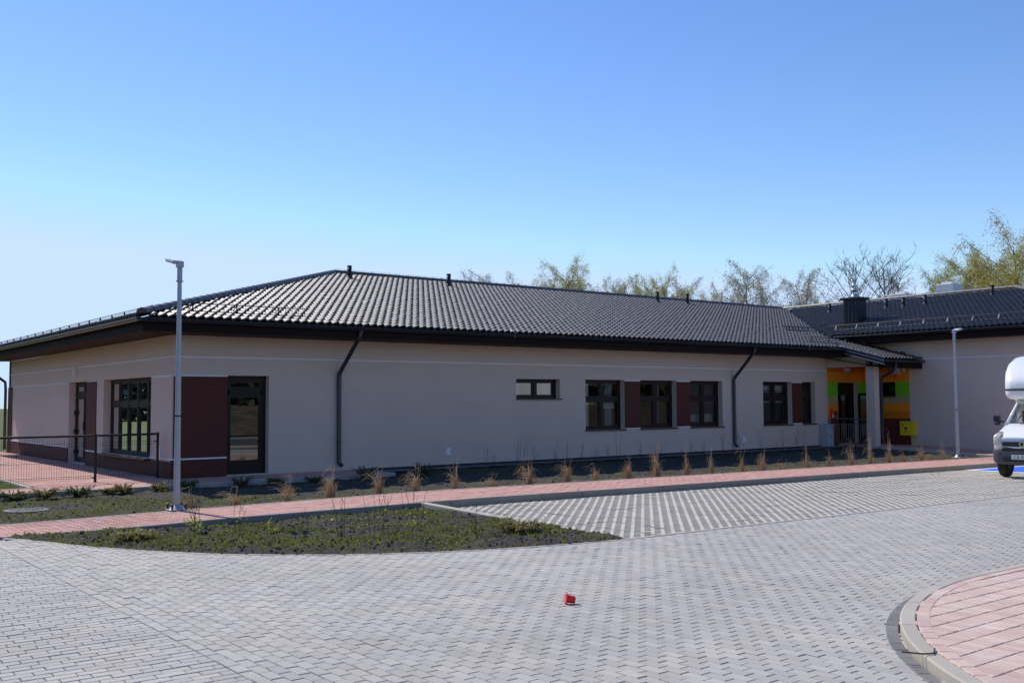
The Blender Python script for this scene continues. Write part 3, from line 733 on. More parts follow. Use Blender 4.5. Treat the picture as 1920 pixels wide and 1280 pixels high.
fr = glazing(WF, 'entrance_door', 25.61, 26.95, .02, HD, [.85], 1.98, sill=False, gl='glass', fw=.07, sash=.06)
mb = MB(); WF.box(mb, 25.74, 25.86, -REV-.02, -REV-.01, 1.25, 1.45); mb.build('door_notice', 'offwhite', fr)
glazing(WW, 'small_window', .50, 1.52, 1.83, HD, [], gl='glass', fw=.06)
# open leaf of the entrance door, swung outwards
leaf = MB()
for (y0, y1, z0, z1) in ((-1.02, -.02, .03, .14), (-1.02, -.02, 1.88, 1.96), (-1.02, -.93, .14, 1.88), (-.11, -.02, .14, 1.88)): leaf.box(26.90, 26.95, y0, y1, z0, z1)
leaf = leaf.build('door_leaf', 'frame', B)
MB().add([(26.925, -.93, .14), (26.925, -.11, .14), (26.925, -.11, 1.88), (26.925, -.93, 1.88)], [(0, 1, 2, 3)]).build('pane', 'glass', leaf)
MB().tube([(26.88, -.90, .8), (26.86, -.90, .85), (26.86, -.90, 1.35), (26.88, -.90, 1.4)], .014, 6).build('handle', 'steel', leaf)

# ---- roof
SL = .27; EY, EZ = -1.08, 3.60; RY = 8.64; WX, WZ = 26.30, 4.20; RX = 33.85; RZ = EZ+SL*(RY-EY)
zm = lambda y: EZ+SL*(y-EY)                 # front plane
zl = lambda x: EZ+SL*(x-EY)                 # left plane
zw = lambda x: WZ+SL*(x-WX)                 # wing plane facing the yard
VO = RX-RY                                   # valley: y = x - VO
XP0, YP1 = 24.5, -2.72                       # porch roof: left edge and lower edge
APX = RY; BY = 2*RY-EY
roof = MB()
t = -.03
roof.add([(EY, EY, zm(EY)+t), (XP0, EY, zm(EY)+t), (RX, RY, RZ+t), (APX, RY, RZ+t)], [(0, 1, 2, 3)])
roof.add([(XP0, YP1, zm(YP1)+t), (XW, YP1, zm(YP1)+t), (XW, XW-VO, zm(XW-VO)+t), (XP0, EY, zm(EY)+t)], [(0, 1, 2, 3)])
roof.add([(XW, XW-VO, zm(XW-VO)+t), (RX, RY, RZ+t), (XP0, EY, zm(EY)+t)], [(0, 1, 2)])
roof.add([(EY, BY, EZ+t), (EY, EY, EZ+t), (APX, RY, RZ+t)], [(0, 1, 2)])
roof.add([(EY, BY, EZ+t), (APX, RY, RZ+t), (RX, RY, RZ+t), (RX, BY, EZ+t)], [(0, 1, 2, 3)])
WYE, WRE = -10.55, -3.0
roof.add([(WX, WYE, WZ+t), (RX, WRE, zw(RX)+t), (RX, RY, zw(RX)+t), (WX, WX-VO, WZ+t)], [(0, 1, 2, 3)])
roof.add([(RX, RY, zw(RX)+t), (RX, 26, zw(RX)+t), (WX, 26, WZ+t), (WX, BY+3, WZ+t)], [(0, 1, 2, 3)])
WXE = 2*RX-WX
roof.add([(WX, WYE, WZ+t), (WXE, WYE, WZ+t), (RX, WRE, zw(RX)+t)], [(0, 1, 2)])
roof.add([(WXE, WYE, WZ+t), (WXE, 26, WZ+t), (RX, 26, zw(RX)+t), (RX, WRE, zw(RX)+t)], [(0, 1, 2, 3)])
roof = roof.build('roof', 'metal_dark', B)
# S-profile tiles
TW, TR, TL = .21, .345, .385
prof = [(0, .000), (.016, .003), (.040, .013), (.086, .036), (.128, .055), (.154, .062), (.172, .056), (.190, .029), (.204, .006), (.212, -.002)]
npf = len(prof)
tv = [(u, v, z+zo) for v, zo in ((0, .046), (TL, .001)) for u, z in prof] + [(u, -.0005, z+zo) for zo in (.0455, .004) for u, z in prof]
tq = [(k, k+1, npf+k+1, npf+k) for k in range(npf-1)] + [(3*npf+k, 3*npf+k+1, 2*npf+k+1, 2*npf+k) for k in range(npf-1)]
tv, tq = np.array(tv), np.array(tq)
tile_me = np_mesh('roof_tile', tv, tq, 'tile', True)
def tile_plane(o, ud, sd, U, Vn, inside):
    """o corner of the eave line, ud direction along the eave, sd up the slope"""
    o, ud, sd = map(np.array, (o, ud, sd)); nn = np.cross(ud, sd); out = []
    for j in range(Vn):
        for i in range(U):
            c = o+ud*(i*TW+TW/2)+sd*(j*TR+TR/2)
            if inside(c): out.append((o+ud*(i*TW)+sd*(j*TR-.015), ud, sd, nn))
    return out
cs = 1/math.sqrt(1+SL*SL)
upY, upX = (0, cs, SL*cs), (cs, 0, SL*cs)
tiles = tile_plane((EY-.04, EY, EZ), (1, 0, 0), upY, 174, 30, lambda c: c[0] > c[1]+.02 and c[1] < RY-.12 and c[1] > c[0]-VO+.12)
tiles += tile_plane((XP0-.03, YP1, zm(YP1)), (1, 0, 0), upY, 13, 5, lambda c: c[0] < XW-.10 and c[1] < EY+.02+.0 and c[1] > YP1)
tiles += tile_plane((XP0-.03, EY, zm(EY)), (1, 0, 0), upY, 13, 8, lambda c: c[1] < c[0]-VO+.12 and c[0] < XW-.1 and c[1] > EY)
wt = tile_plane((WX, 12.0, WZ), (0, -1, 0), upX, 110, 24, lambda c: c[1] < c[0]-VO-.14 and c[0] < RX-.12 and c[1]-WYE > c[0]-WX+.02)
lt = tile_plane((EY, BY, EZ), (0, -1, 0), upX, 96, 30, lambda c: c[0] < c[1]-.02 and c[1] < BY-(c[0]-EY) and c[0] < RY)
alltiles = tiles+wt+lt
d = [np.linalg.norm(t_[0]-CAM)+(0 if k < len(tiles) else 60) for k, t_ in enumerate(alltiles)]
order = np.argsort(d); V, Q = [], []
for r, k in enumerate(order):
    o, u, s_, n_ = alltiles[k]; jit = RNG.normal(0, .0025); ja = RNG.normal(0, .010)
    u2 = u+n_*ja
    if r < 300:
        ob = link('roof_tile', tile_me, roof); ob.matrix_world = Matrix([[u2[i], s_[i], n_[i], o[i]+n_[i]*jit] for i in range(3)]+[[0, 0, 0, 1]])
    else:
        Q.append(tq+len(V)*len(tv)); V.append(o+n_*jit+tv[:, :1]*u2+tv[:, 1:2]*s_+tv[:, 2:]*n_)
link('tile_field', np_mesh('tile_field', np.concatenate(V), np.concatenate(Q), 'tile', True), roof, kind='stuff')
# ridge and hip tiles
rp = [(r*math.cos(a), r*math.sin(a)) for a in np.linspace(math.pi, 0, 13) for r in (.118,)]
def ridge(p, q, lift=.035, pitch=.37):
    p, q = np.array(p, float), np.array(q, float); L = np.linalg.norm(q-p); d_ = (q-p)/L; n = int(L/pitch); st = L/n
    w_ = np.cross(d_, (0, 0, 1)); w_ /= np.linalg.norm(w_); up = np.cross(w_, d_)
    vs, k9 = [], len(rp)
    for (t_, sc) in ((0, 1.06), (.04, 1.06), (.0401, 1.0), (st+.03, .97)):
        for (a, b) in rp: vs.append((a*sc, t_, b*sc*.92))
    fs = [(i*k9+k, i*k9+k+1, (i+1)*k9+k+1, (i+1)*k9+k) for i in (0, 2) for k in range(k9-1)]
    vs += vs[:k9]; fs.append(tuple(range(4*k9, 5*k9))[::-1])
    me = np_mesh_poly('ridge_tile', vs, fs, 'tile')
    for i in range(n):
        o = p+d_*(i*st)+up*lift; ob = link('ridge_tile', me, roof)
        ob.matrix_world = Matrix([[w_[j], d_[j], up[j], o[j]] for j in range(3)]+[[0, 0, 0, 1]])
def np_mesh_poly(name, vs, fs, m):
    me = bpy.data.meshes.new(name); me.from_pydata(vs, [], fs); me.materials.append(M[m]); me.shade_smooth(); me.update(); return me
ridge((EY+.05, EY+.05, EZ+.05), (APX, RY, RZ+.02)); ridge((APX, RY, RZ+.02), (RX-.3, RY, RZ+.02))
ridge((RX, RY+2, zw(RX)+.02), (RX, WRE, zw(RX)+.02)); ridge((WX+.05, WYE+.05, WZ+.04), (RX, WRE, zw(RX)+.02))
# valley metal
vm_ = MB(); a_, b_ = np.array((RX-.1, RY-.1, RZ-.02)), np.array((25.55, 25.55-VO, zm(25.55-VO)-.005))
sd_ = np.array((1, -1, 0))/math.sqrt(2)*.20
vm_.add([a_+sd_+(0, 0, .035), b_+sd_+(0, 0, .035), b_+(0, 0, .01), a_+(0, 0, .01), b_-sd_+(0, 0, .035), a_-sd_+(0, 0, .035)], [(0, 1, 2, 3), (3, 2, 4, 5)]); vm_.build('valley_gutter', 'valley', roof)
# soffits, fascias, gutters
mb = MB()
for pts in ([(EY+.10, EY+.10), (XP0, EY+.10), (XP0, 0.0), (0, 0)], [(EY+.10, EY+.10), (0, 0), (0, DEPTH), (EY+.10, DEPTH+.9)], [(XP0, YP1+.12), (XW, YP1+.12), (XW, 0), (XP0, 0)]):
    mb.add([(x, y, 3.302) for x, y in pts], [(0, 1, 2, 3)])
f0 = mb
soff = MB(); soff.add([(EY+.10, EY+.10, 3.302), (24.6, EY+.10, 3.302), (24.6, 0, 3.302), (0, 0, 3.302)], [(0, 1, 2, 3)])
soff.add([(EY+.10, EY+.10, 3.3025), (0, 0, 3.3025), (0, DEPTH, 3.3025), (EY+.10, DEPTH+.9, 3.3025)], [(0, 1, 2, 3)]); soff.build('soffit', 'soffit', B)
MB().tube([(EY+.1, EY+.1, 3.303), (0, 0, 3.303)], .012, 4).build('soffit_seam', 'brown', B)
soff = MB(); soff.add([(WX+.10, WYE+.1, 3.862), (XW, WYE+.7, 3.862), (XW, 1.2, 3.862), (WX+.10, .8, 3.862)], [(0, 1, 2, 3)]); soff.build('soffit', 'soffit', B)
soff = MB(); soff.add([(XP0+.06, YP1+.10, 2.84), (XW, YP1+.10, 2.84), (XW, -.01, 3.30), (XP0+.06, -.01, 3.30)], [(0, 1, 2, 3)]); soff.build('soffit', 'soffit', B)
MB().box(EY+.08, 24.52, EY+.08, EY+.10, 3.30, EZ-.03).build('fascia', 'brown', B)
MB().box(EY+.08, EY+.10, EY+.103, BY-.1, 3.30, EZ-.03).build('fascia', 'brown', B)
MB().box(WX+.08, WX+.10, WYE+.1, .62, 3.86, WZ-.03).build('fascia', 'brown', B)
MB().box(XP0+.06, XW-.002, YP1+.08, YP1+.10, 2.84, zm(YP1)-.05).build('fascia', 'brown', B)
def halfround(name, p, q, out, r=.078, parent=None):
    """gutter: half-round trough with a rolled outer lip, from p to q"""
    p, q, out = np.array(p), np.array(q), np.array(out); pr = []
    for a in np.linspace(0, math.pi, 9): pr.append(out*(r*math.cos(a))+np.array((0, 0, -r*math.sin(a))))
    pr2 = [x*1.0 for x in pr]; lip = [out*(r+.010*math.cos(a))+np.array((0, 0, .010*math.sin(a))) for a in np.linspace(3.6, -1.0, 5)]
    inner = [out*(r-.006)*math.cos(a)+np.array((0, 0, -(r-.006)*math.sin(a)+.0)) for a in np.linspace(math.pi, 0, 9)]
    mb = MB(); mb.sweep(lip+pr2+inner, [p, q]); return mb.build(name, 'gutter', parent or B, smooth=True)
GZ = EZ-.035
halfround('gutter', (EY-.09, EY-.03, GZ), (XP0-.02, EY-.03, GZ), (0, -1, 0)); halfround('gutter', (EY-.03, EY-.09, GZ), (EY-.03, BY, GZ), (-1, 0, 0))
halfround('gutter', (WX-.03, .9, WZ-.035), (WX-.03, WYE, WZ-.035), (-1, 0, 0)); halfround('gutter', (XP0-.02, YP1+.02, zm(YP1)-.03), (XW+.12, YP1+.02, zm(YP1)-.03), (0, -1, 0))
for (x, y, z) in ((EY-.03, EY-.03, GZ),): MB().box(x-.06, x+.05, y-.06, y+.05, z-.075, z+.012, .01).build('gutter_corner', 'gutter', B)
# porch verge: board and metal edge strips
for (o1, o2, zt_, zb_, m) in ((-.02, .0, .055, -.19, 'gutter'), (-.034, -.02, .075, .045, 'valley'), (-.03, -.02, -.045, -.065, 'valley'), (-.034, -.02, -.175, -.205, 'valley')):
    mb = MB(); y0, y1 = YP1-.02, EY-.02
    mb.add([(XP0+o1, y0, zm(y0)+zb_), (XP0+o2, y0, zm(y0)+zb_), (XP0+o2, y1, zm(y1)+zb_), (XP0+o1, y1, zm(y1)+zb_), (XP0+o1, y0, zm(y0)+zt_), (XP0+o2, y0, zm(y0)+zt_), (XP0+o2, y1, zm(y1)+zt_), (XP0+o1, y1, zm(y1)+zt_)],
           [(0, 1, 2, 3), (4, 7, 6, 5), (0, 4, 5, 1), (1, 5, 6, 2), (2, 6, 7, 3), (3, 7, 4, 0)]); mb.build('verge_board', m, roof)
# porch column and lintels
MB().box(24.9, 25.2, -2.05, -1.7, -.12, 2.92).build('porch_column', 'plaster', B)
MB().box(24.92, 25.18, -1.70, -.013, 2.72+.2, 3.30).build('porch_beam', 'plaster', B)
MB().box(25.2, XW, -2.03, -1.78, 2.92-.02, 3.06).build('porch_beam', 'plaster', B)
# downpipes
def pipe(pts, r=.054, clamps=(), foot=True):
    o = MB().tube(pts, r, 12).build('downpipe', 'gutter', B, smooth=True)
    for (x, y, z) in clamps: MB().lathe([(r+.002, -.015), (r+.012, -.015), (r+.012, .015), (r+.002, .015)], (x, y, z), (0, 0, 1), 12).build('pipe_clamp', 'gutter', o)
def front_pipe(xt, xb):
    pipe([(xt, EY, GZ-.06), (xt, EY+.03, GZ-.22), (xt-.03, EY+.08, GZ-.29), (xb+.02, -.12, 2.52), (xb, -.075, 2.43), (xb, -.075, 2.3), (xb, -.075, .28), (xb+.0, -.085, .20), (xb+.05, -.15, .11)], .054,
         ((xb, -.075, 2.15), (xb, -.075, .75)))
    MB().lathe([(.075, 0), (.05, -.10)], (xt, EY, GZ-.03), (0, 0, 1), 12).build('pipe_funnel', 'gutter', B)
front_pipe(4.30, 4.24); front_pipe(19.42, 19.50)
pipe([(25.25, YP1+.02, zm(YP1)-.09), (25.25, YP1+.02, 2.86), (25.23, YP1+.12, 2.74), (25.25, -2.22, 2.56), (25.25, -2.10, 2.44), (25.25, -2.10, .3), (25.27, -2.12, .12), (25.35, -2.2, .06)], .054, ((25.25, -2.10, 1.95), (25.25, -2.10, .6)))
pipe([(EY, 18.0, GZ-.06), (EY+.05, 17.9, 3.25), (-.35, 17.6, 2.75), (-.10, 17.55, 2.55), (-.08, 17.55, 2.3), (-.08, 17.55, .1)], .05)
# vent pipes on the roofs
def vent(x, y, z, h=.46):
    o = MB().tube([(x, y, z-.1), (x, y, z+h)], .075, 14).build('vent_pipe', 'metal_dark', roof, smooth=True)
    MB().lathe([(.077, h-.02), (.086, h-.02), (.086, h+.015), (.05, h+.03), (.001, h+.032)], (x, y, z), (0, 0, 1), 14).build('vent_cap', 'metal_dark', o)
    MB().lathe([(.15, -.10), (.13, .02), (.10, .09), (.066, .13)], (x-.0, y, z), (0, 0, 1), 14).build('vent_base', 'metal_dark', o)
for (x, y) in ((8.54, 7.35), (12.68, 7.45), (23.58, 7.5), (25.62, 7.65)): vent(x, y, zm(y)+.02)
for (x, y) in ((31.62, 4.45), (31.48, 1.5), (31.39, .63), (31.59, -.25), (32.39, -2.71)): vent(x, y, zw(x)+.02, .42)
# chimney with metal cladding
ch = MB().box(28.25, 28.85, .76, 1.44, 4.55, 5.80).build('chimney', 'metal_dark', roof)
for k in range(4): MB().box(28.238, 28.25, .76+.17*k+.075, .76+.17*k+.095, 4.58, 5.80).build('seam', 'gutter', ch)
MB().box(28.16, 28.94, .66, 1.54, 5.80, 5.90, .012).build('chimney_cap', 'metal_dark', ch)
fl = MB().lathe([(.16, 5.90), (.13, 6.0), (.10, 6.02), (.10, 6.18), (.14, 6.20), (.14, 6.24), (.10, 6.26), (.10, 6.36), (.135, 6.38), (.06, 6.48), (.02, 6.50), (.02, 6.60), (.12, 6.61), (.12, 6.63), (.001, 6.64)], (28.55, 1.1, 0), (0, 0, 1), 18).build('flue', 'chrome', ch, smooth=True)
MB().add([(28.05, .70, zw(28.05)+.09), (28.20, .70, zw(28.2)+.07), (28.20, 2.05, zw(28.2)+.07), (28.05, 2.05, zw(28.05)+.09)], [(0, 1, 2, 3)]).build('flashing', 'valley', ch)
# snow guards: rails with upright rods and brackets
def guard(p, q, upv, h=.20, pitch=.085, brk=.95, out=(0, 0, 0), name='snow_guard', r=.006):
    p, q = np.array(p), np.array(q); L = np.linalg.norm(q-p); d_ = (q-p)/L; upv = np.array(upv); mb = MB()
    for t_ in (0.02, h): mb.tube([p+upv*t_, q+upv*t_], r*1.3, 5)
    for k in range(int(L/pitch)+1): a = p+d_*k*pitch; mb.tube([a, a+upv*h*(1.0)], r*.75, 4)
    o = mb.build(name, 'metal_dark', roof)
    if brk:
        for k in range(int(L/brk)+1):
            a = p+d_*min(L, k*brk+.1); b = MB(); b.tube([a-(0, 0, .02), a+upv*h*1.02], .016, 4)
            b.tube([a+upv*h*.98, a+np.array(out)], .013, 4); b.build('guard_bracket', 'metal_dark', o)
ny = np.array((0, -SL*cs, cs)); nx_ = np.array((-SL*cs, 0, cs))
guard((EY+.42, -.62, zl(EY+.42)+.04), (EY+.42, BY-1.2, zl(EY+.42)+.04), (0, 0, 1), .15, .085, 1.0, (.05, 0, .02), r=.005)
guard((.15, EY+.55, zm(EY+.55)+.06), (3.15, EY+.55, zm(EY+.55)+.06), ny, .20, .17, 1.05, (0, .22, .06), r=.008)
guard((23.3, -.45, zm(-.45)+.06), (25.2, -.45, zm(-.45)+.06), ny, .20, .17, 1.05, (0, .22, .06), r=.008)
guard((WX+.95, 1.2, zw(WX+.95)+.05), (WX+.95, WYE+1.4, zw(WX+.95)+.05), nx_, .20, .17, None, r=.008)
for k in range(11):
    a = np.array((WX+.90, 1.15-.95*k, zw(WX+.90)+.04)); MB().add([a+(0, .02, 0), a+(0, -.02, 0), a+(.10, -.02, .20), a+(.10, .02, .20), a+(.03, .02, 0), a+(.03, -.02, 0), a+(.13, -.02, .20), a+(.13, .02, .20)],
        [(0, 1, 2, 3), (5, 4, 7, 6), (0, 3, 7, 4), (1, 5, 6, 2), (2, 6, 7, 3)]).build('guard_bracket', 'valley', roof)
# roof walkway grates and step hooks
def walkway(p, q, up, n):
    p, q, up = map(np.array, (p, q, up)); mb = MB(); d_ = (q-p)/np.linalg.norm(q-p); w_ = np.cross(up, d_)
    mb.obox((p+q)/2+up*.14, (q-p)/2, w_*.11, up*.014)
    for k in range(n):
        a = p+(q-p)*(k+.5)/n; mb.tube([a+w_*.09, a+up*.13+w_*.09, a+up*.13-w_*.09, a-w_*.14-up*.0], .012, 4)
    mb.build('roof_walkway', 'metal_dark', roof)
walkway((25.2, 2.15, zm(2.15)+.05), (27.2, 2.25, zm(2.25)+.05), ny, 6); walkway((28.7, .70, zw(28.7)+.05), (28.7, -.75, zw(28.7)+.05), nx_, 4)
def hook(x, y, z, up, dn):
    a, up, dn = np.array((x, y, z)), np.array(up), np.array(dn); mb = MB(); mb.tube([a-dn*.12, a+up*.10-dn*.04, a+up*.12+dn*.06, a+dn*.16], .016, 5); mb.obox(a+up*.12, dn*.07, np.cross(up, dn)*.10, up*.01); mb.build('roof_step', 'metal_dark', roof)
for (x, y) in ((28.0, 2.9), (27.6, 3.2), (28.4, 2.5)): hook(x, y, zw(x)+.05, nx_, (-cs, 0, -SL*cs))
for k in range(6): y = 1.4-.72*k; x = 26.0+.10*k; hook(x, min(y, x-VO-.2 if y > EY else y), zm(min(y, x-VO-.2 if y > EY else y))+.05, ny, (0, -cs, -SL*cs))
# lightning wire along the main ridge with holders, clamps on the gutter
lw_ = MB(); lw_.tube([(APX, RY, RZ+.20), (RX-.4, RY, RZ+.20)], .004, 4)
lw_ = lw_.build('lightning_wire', 'galv', roof)
for k in range(24): MB().tube([(APX+.5+k, RY, RZ+.13), (APX+.5+k, RY, RZ+.21)], .010, 4).build('wire_holder', 'galv', lw_)
for x in (9.05, 22.3):
    MB().tube([(x, EY+.1, EZ+.10), (x, EY-.06, EZ+.05), (x+.02, EY-.10, EZ-.02), (x+.02, EY-.085, EZ-.12)], .010, 5).build('gutter_clamp', 'galv', B)
# pale boxes of the rooftop ventilation behind the wing ridge
for (x, y, w_, h0, h1) in ((36.6, 1.45, .42, 5.0, 7.02), (36.0, 3.45, .40, 5.2, 6.70)):
    o = MB().box(x-w_, x+w_, y-w_, y+w_, h0, h1, .02).build('ventilation_box', 'offwhite', roof)
    MB().box(x-w_*.55, x+w_*.55, y-w_*.55, y+w_*.55, h1, h1+.10, .02).build('ventilation_cap', 'offwhite', o)

# ---- small fixtures on the walls (each a thing)
def fixture(name, label, cat, loc): return thing(name, label, cat, loc)
t_ = fixture('wall_lamp', 'small white lamp on the side wall above the glazed double door', 'lamp', (0, 8.19, 2.69))
MB().box(-.09, -.001, -.07, .07, -.13, .10, .015).build('lamp_housing', 'offwhite', t_); MB().box(-.095, -.09, -.055, .055, -.11, .06).build('lamp_cover', 'blind', t_)
for (x, lab) in ((7.62, 'pale blank plate low on the long wall, right of the first downpipe'), (20.06, 'pale blank plate low on the wall under the two far windows')):
    t_ = fixture('wall_plate', lab, 'plate', (x, 0, .36)); MB().box(-.07, .07, -.02, -.001, -.10, .10, .004).build('cover', 'trim', t_)
t_ = fixture('wall_plate', 'pale blank plate on the side wall beside the building corner', 'plate', (0, .81, .60)); MB().box(-.02, -.001, -.09, .09, -.14, .14, .004).build('cover', 'trim', t_)
t_ = fixture('wall_lamp', 'white bulkhead lamp on the top orange band above the entrance door', 'lamp', (26.2, 0, 2.86))
MB().box(-.18, .18, -.07, -.013, -.07, .07, .012).build('lamp_housing', 'offwhite', t_); MB().box(-.15, .15, -.078, -.07, -.05, .05).build('lamp_cover', 'blind', t_)
t_ = fixture('alarm_siren', 'white alarm siren with a red lens under the porch roof', 'siren', (XW, -1.62, 2.82))
MB().box(-.09, -.013, -.12, .12, -.16, .12, .01).build('siren_housing', 'offwhite', t_); MB().lathe([(.09, 0), (.08, -.05), (.04, -.08), (.001, -.09)], (-.05, 0, -.16), (0, 0, 1), 12).build('red_lens', 'red', t_)
t_ = fixture('camera_box', 'small white box beside the alarm siren under the porch', 'box', (XW, -1.90, 2.84)); MB().box(-.07, -.013, -.06, .06, -.09, .09, .008).build('cover', 'offwhite', t_)
t_ = fixture('fire_button', 'small red alarm box on the orange band left of the entrance door', 'alarm box', (25.18, 0, 1.10))
MB().box(-.09, .09, -.07, -.013, -.10, .10, .008).build('red_case', 'red', t_); MB().box(-.05, .05, -.074, -.07, -.05, .05).build('glass_plate', 'offwhite', t_); MB().box(-.07, .07, -.018, -.013, .13, .29).build('sign_plate', 'red', t_)
t_ = fixture('intercom', 'grey door intercom beside the red alarm box', 'intercom', (25.42, 0, 1.16))
MB().box(-.07, .07, -.05, -.013, -.14, .14, .006).build('intercom_case', 'steel', t_); MB().box(-.045, .045, -.053, -.05, .0, .10).build('speaker_grille', 'black', t_)
t_ = fixture('garden_tap', 'small metal tap on the dark red wall below the porch window', 'tap', (XW, -1.15, .60))
MB().tube([(-.013, 0, 0), (-.09, 0, 0), (-.11, 0, -.06)], .014, 7).build('spout', 'steel', t_); MB().box(-.075, -.055, -.035, .035, .012, .035, .004).build('tap_handle', 'red', t_)
# grey electrical cabinet in front of the wall
t_ = thing('electrical_cabinet', 'pale grey electrical cabinet standing against the wall beside the porch railing', 'cabinet', (24.6, -.2, -.03))
MB().box(-.2, .2, -.15, .17, 0, .80, .008).build('cabinet_body', 'cabinet', t_); MB().box(-.19, .19, -.156, -.15, .30, .78).build('cabinet_door', 'cabinet', t_); MB().box(-.19, .19, -.156, -.15, .03, .28).build('lower_door', 'cabinet', t_)
MB().box(-.22, .22, -.17, .19, .80, .83, .006).build('cabinet_roof', 'cabinet', t_); MB().box(.06, .12, -.159, -.156, .63, .76).build('red_sticker', 'red', t_)
MB().add([(-.02, -.159, .33), (.06, -.159, .36), (.10, -.159, .46), (.05, -.159, .43)], [(0, 1, 2, 3)]).build('green_sticker', 'stickergreen', t_)
MB().add([(.03, -.159, .48), (.09, -.159, .49), (.08, -.159, .54), (.02, -.159, .52)], [(0, 1, 2, 3)]).build('green_sticker', 'gasyellow', t_)
# yellow gas meter box on the wing wall
t_ = thing('gas_meter_box', 'yellow gas meter box on the wing wall beside the coloured bands', 'gas box', (XW, -2.08, .62))
MB().box(-.24, -.013, -.28, .28, -.26, .27, .01).build('box_body', 'gasyellow', t_); MB().box(-.248, -.24, -.255, .255, -.24, .25).build('box_door', 'gasyellow', t_)
MB().box(-.252, -.248, -.02, .09, -.03, .05).build('meter_window', 'black', t_); MB().box(-.252, -.248, .02, .045, -.13, -.06).build('lock', 'black', t_)
MB().add([(-.2495, .20, .14), (-.2495, .13, .12), (-.2495, .11, .09), (-.2495, .17, .11)], [(0, 1, 2, 3)]).build('red_mark', 'red', t_)
MB().add([(-.2495, .21, .17), (-.2495, .15, .175), (-.2495, .13, .13), (-.2495, .18, .12)], [(0, 1, 2, 3)]).build('black_mark', 'black', t_)
for k in range(5): MB().lathe([(.012, -.250), (.001, -.2505)], (0, .2-.1*k, .205), (1, 0, 0), 6).build('vent_hole', 'black', t_)
MB().lathe([(.025, -.250), (.001, -.251)], (0, -.15, .2), (1, 0, 0), 8).build('white_seal', 'offwhite', t_)
MB().tube([(-.10, -.16, -.26), (-.10, -.16, -.70)], .022, 8).build('gas_pipe', 'gasyellow', t_)
# steel railing between wall and porch column
t_ = thing('porch_railing', 'low grey steel railing between the wall and the porch column', 'railing', (24.96, -.05, 0))
MB().tube([(0, 0, 1.0), (0, -1.63, 1.0)], .021, 10).build('handrail', 'steel', t_); MB().tube([(0, 0, .80), (0, -1.63, .80)], .014, 8).build('upper_rail', 'steel', t_); MB().tube([(0, 0, .10), (0, -1.63, .10)], .014, 8).build('lower_rail', 'steel', t_)
for y in (-.03, -1.60): MB().tube([(0, y, -.05), (0, y, 1.0)], .02, 8).build('post', 'steel', t_)
for k in range(15): MB().tube([(0, -.13-.10*k, .10), (0, -.13-.10*k, .80)], .008, 6).build('baluster', 'steel', t_)

# ================================================================== street furniture
def lamp_post(name, label, loc, az, head_len=.22, rot=0.0):
    t = thing(name, label, 'street lamp', loc, 'street lamps along the footpath', rot)
    MB().tube([(0, 0, .02), (0, 0, 3.82)], [.056, .034], 10).build('pole', 'galv', t, smooth=False)
    b = MB().box(-.14, .14, -.14, .14, 0, .018, .004); b.build('base_plate', 'galv', t)
    MB().lathe([(.125, .018), (.07, .075), (.056, .09)], (0, 0, 0), (0, 0, 1), 14).build('base_collar', 'galv', t, smooth=True)
    for sx in (-1, 1):
        for sy in (-1, 1): o = MB().lathe([(.018, .0), (.018, .045), (.024, .05), (.024, .085), (.012, .095), (.001, .10)], (.108*sx, .108*sy, .012), (0, 0, 1), 8).build('anchor_bolt', 'black', t)
    MB().lathe([(.050, 1.50), (.054, 1.50), (.054, 1.525), (.050, 1.525)], (0, 0, 0), (0, 0, 1), 12).build('strap', 'black', t)
    MB().lathe([(.036, 3.70), (.042, 3.70), (.042, 3.96), (.034, 3.98)], (0, 0, 0), (0, 0, 1), 12).build('head_socket', 'galv', t)
    MB().lathe([(.046, 3.70), (.060, 3.70), (.060, 3.715), (.046, 3.715)], (0, 0, 0), (0, 0, 1), 12).build('socket_ring', 'galv', t)
    d = np.array((math.cos(az), math.sin(az), 0)); w = np.array((-d[1], d[0], 0)); tl = math.radians(14); dd = d*math.cos(tl)+np.array((0, 0, math.sin(tl))); nn = np.cross(dd, w)
    c = np.array((0, 0, 3.98))
    MB().obox(c+np.array((0, 0, 0)), d*.055, w*.045, np.array((0, 0, .045))).build('head_joint', 'galv', t)
    c2 = c+dd*(.07+head_len/2)+(0, 0, .03)
    h = MB(); vs = []
    for (zz, f) in ((.028, .90), (.012, 1), (-.012, 1), (-.022, .94)):
        for (i, j) in ((-1, -1), (1, -1), (1, 1), (-1, 1)): vs.append(c2+dd*(i*head_len/2*f)+w*(j*.125*f*(1 if i > 0 else .8))-nn*zz*(1))
    fs = [(3, 2, 1, 0), (12, 13, 14, 15)]+[(4*k+i, 4*k+(i+1) % 4, 4*k+4+(i+1) % 4, 4*k+4+i) for k in range(3) for i in range(4)]
    h.add(vs, fs); hd = h.build('lamp_head', 'galvlight', t)
    MB().obox(c2+nn*.0235, dd*head_len*.36, w*.085, nn*.001).build('led_glass', 'offwhite', hd)
    for k in (-1, 0, 1): MB().obox(c2-nn*.034-dd*.04, dd*head_len*.25, w*.006+0*w, nn*.006).build('cooling_fin', 'galvlight', hd) if k == 0 else MB().obox(c2-nn*.034-dd*.04+w*.05*k, dd*head_len*.25, w*.006, nn*.006).build('cooling_fin', 'galvlight', hd)
    return t
M['galvlight'] = mat('pale lamp housing', (.60, .62, .65), .30, .04, 8, metal=.55)
lamp_post('street_lamp', 'taller looking galvanised street lamp standing in front of the maroon building corner', (-2.25, -6.83, .0), math.radians(95))
lamp_post('street_lamp', 'galvanised street lamp in front of the wing wall near the white motorhome', (22.75, -6.32, float(G(22.75, -6.32))+.0), math.radians(-2))

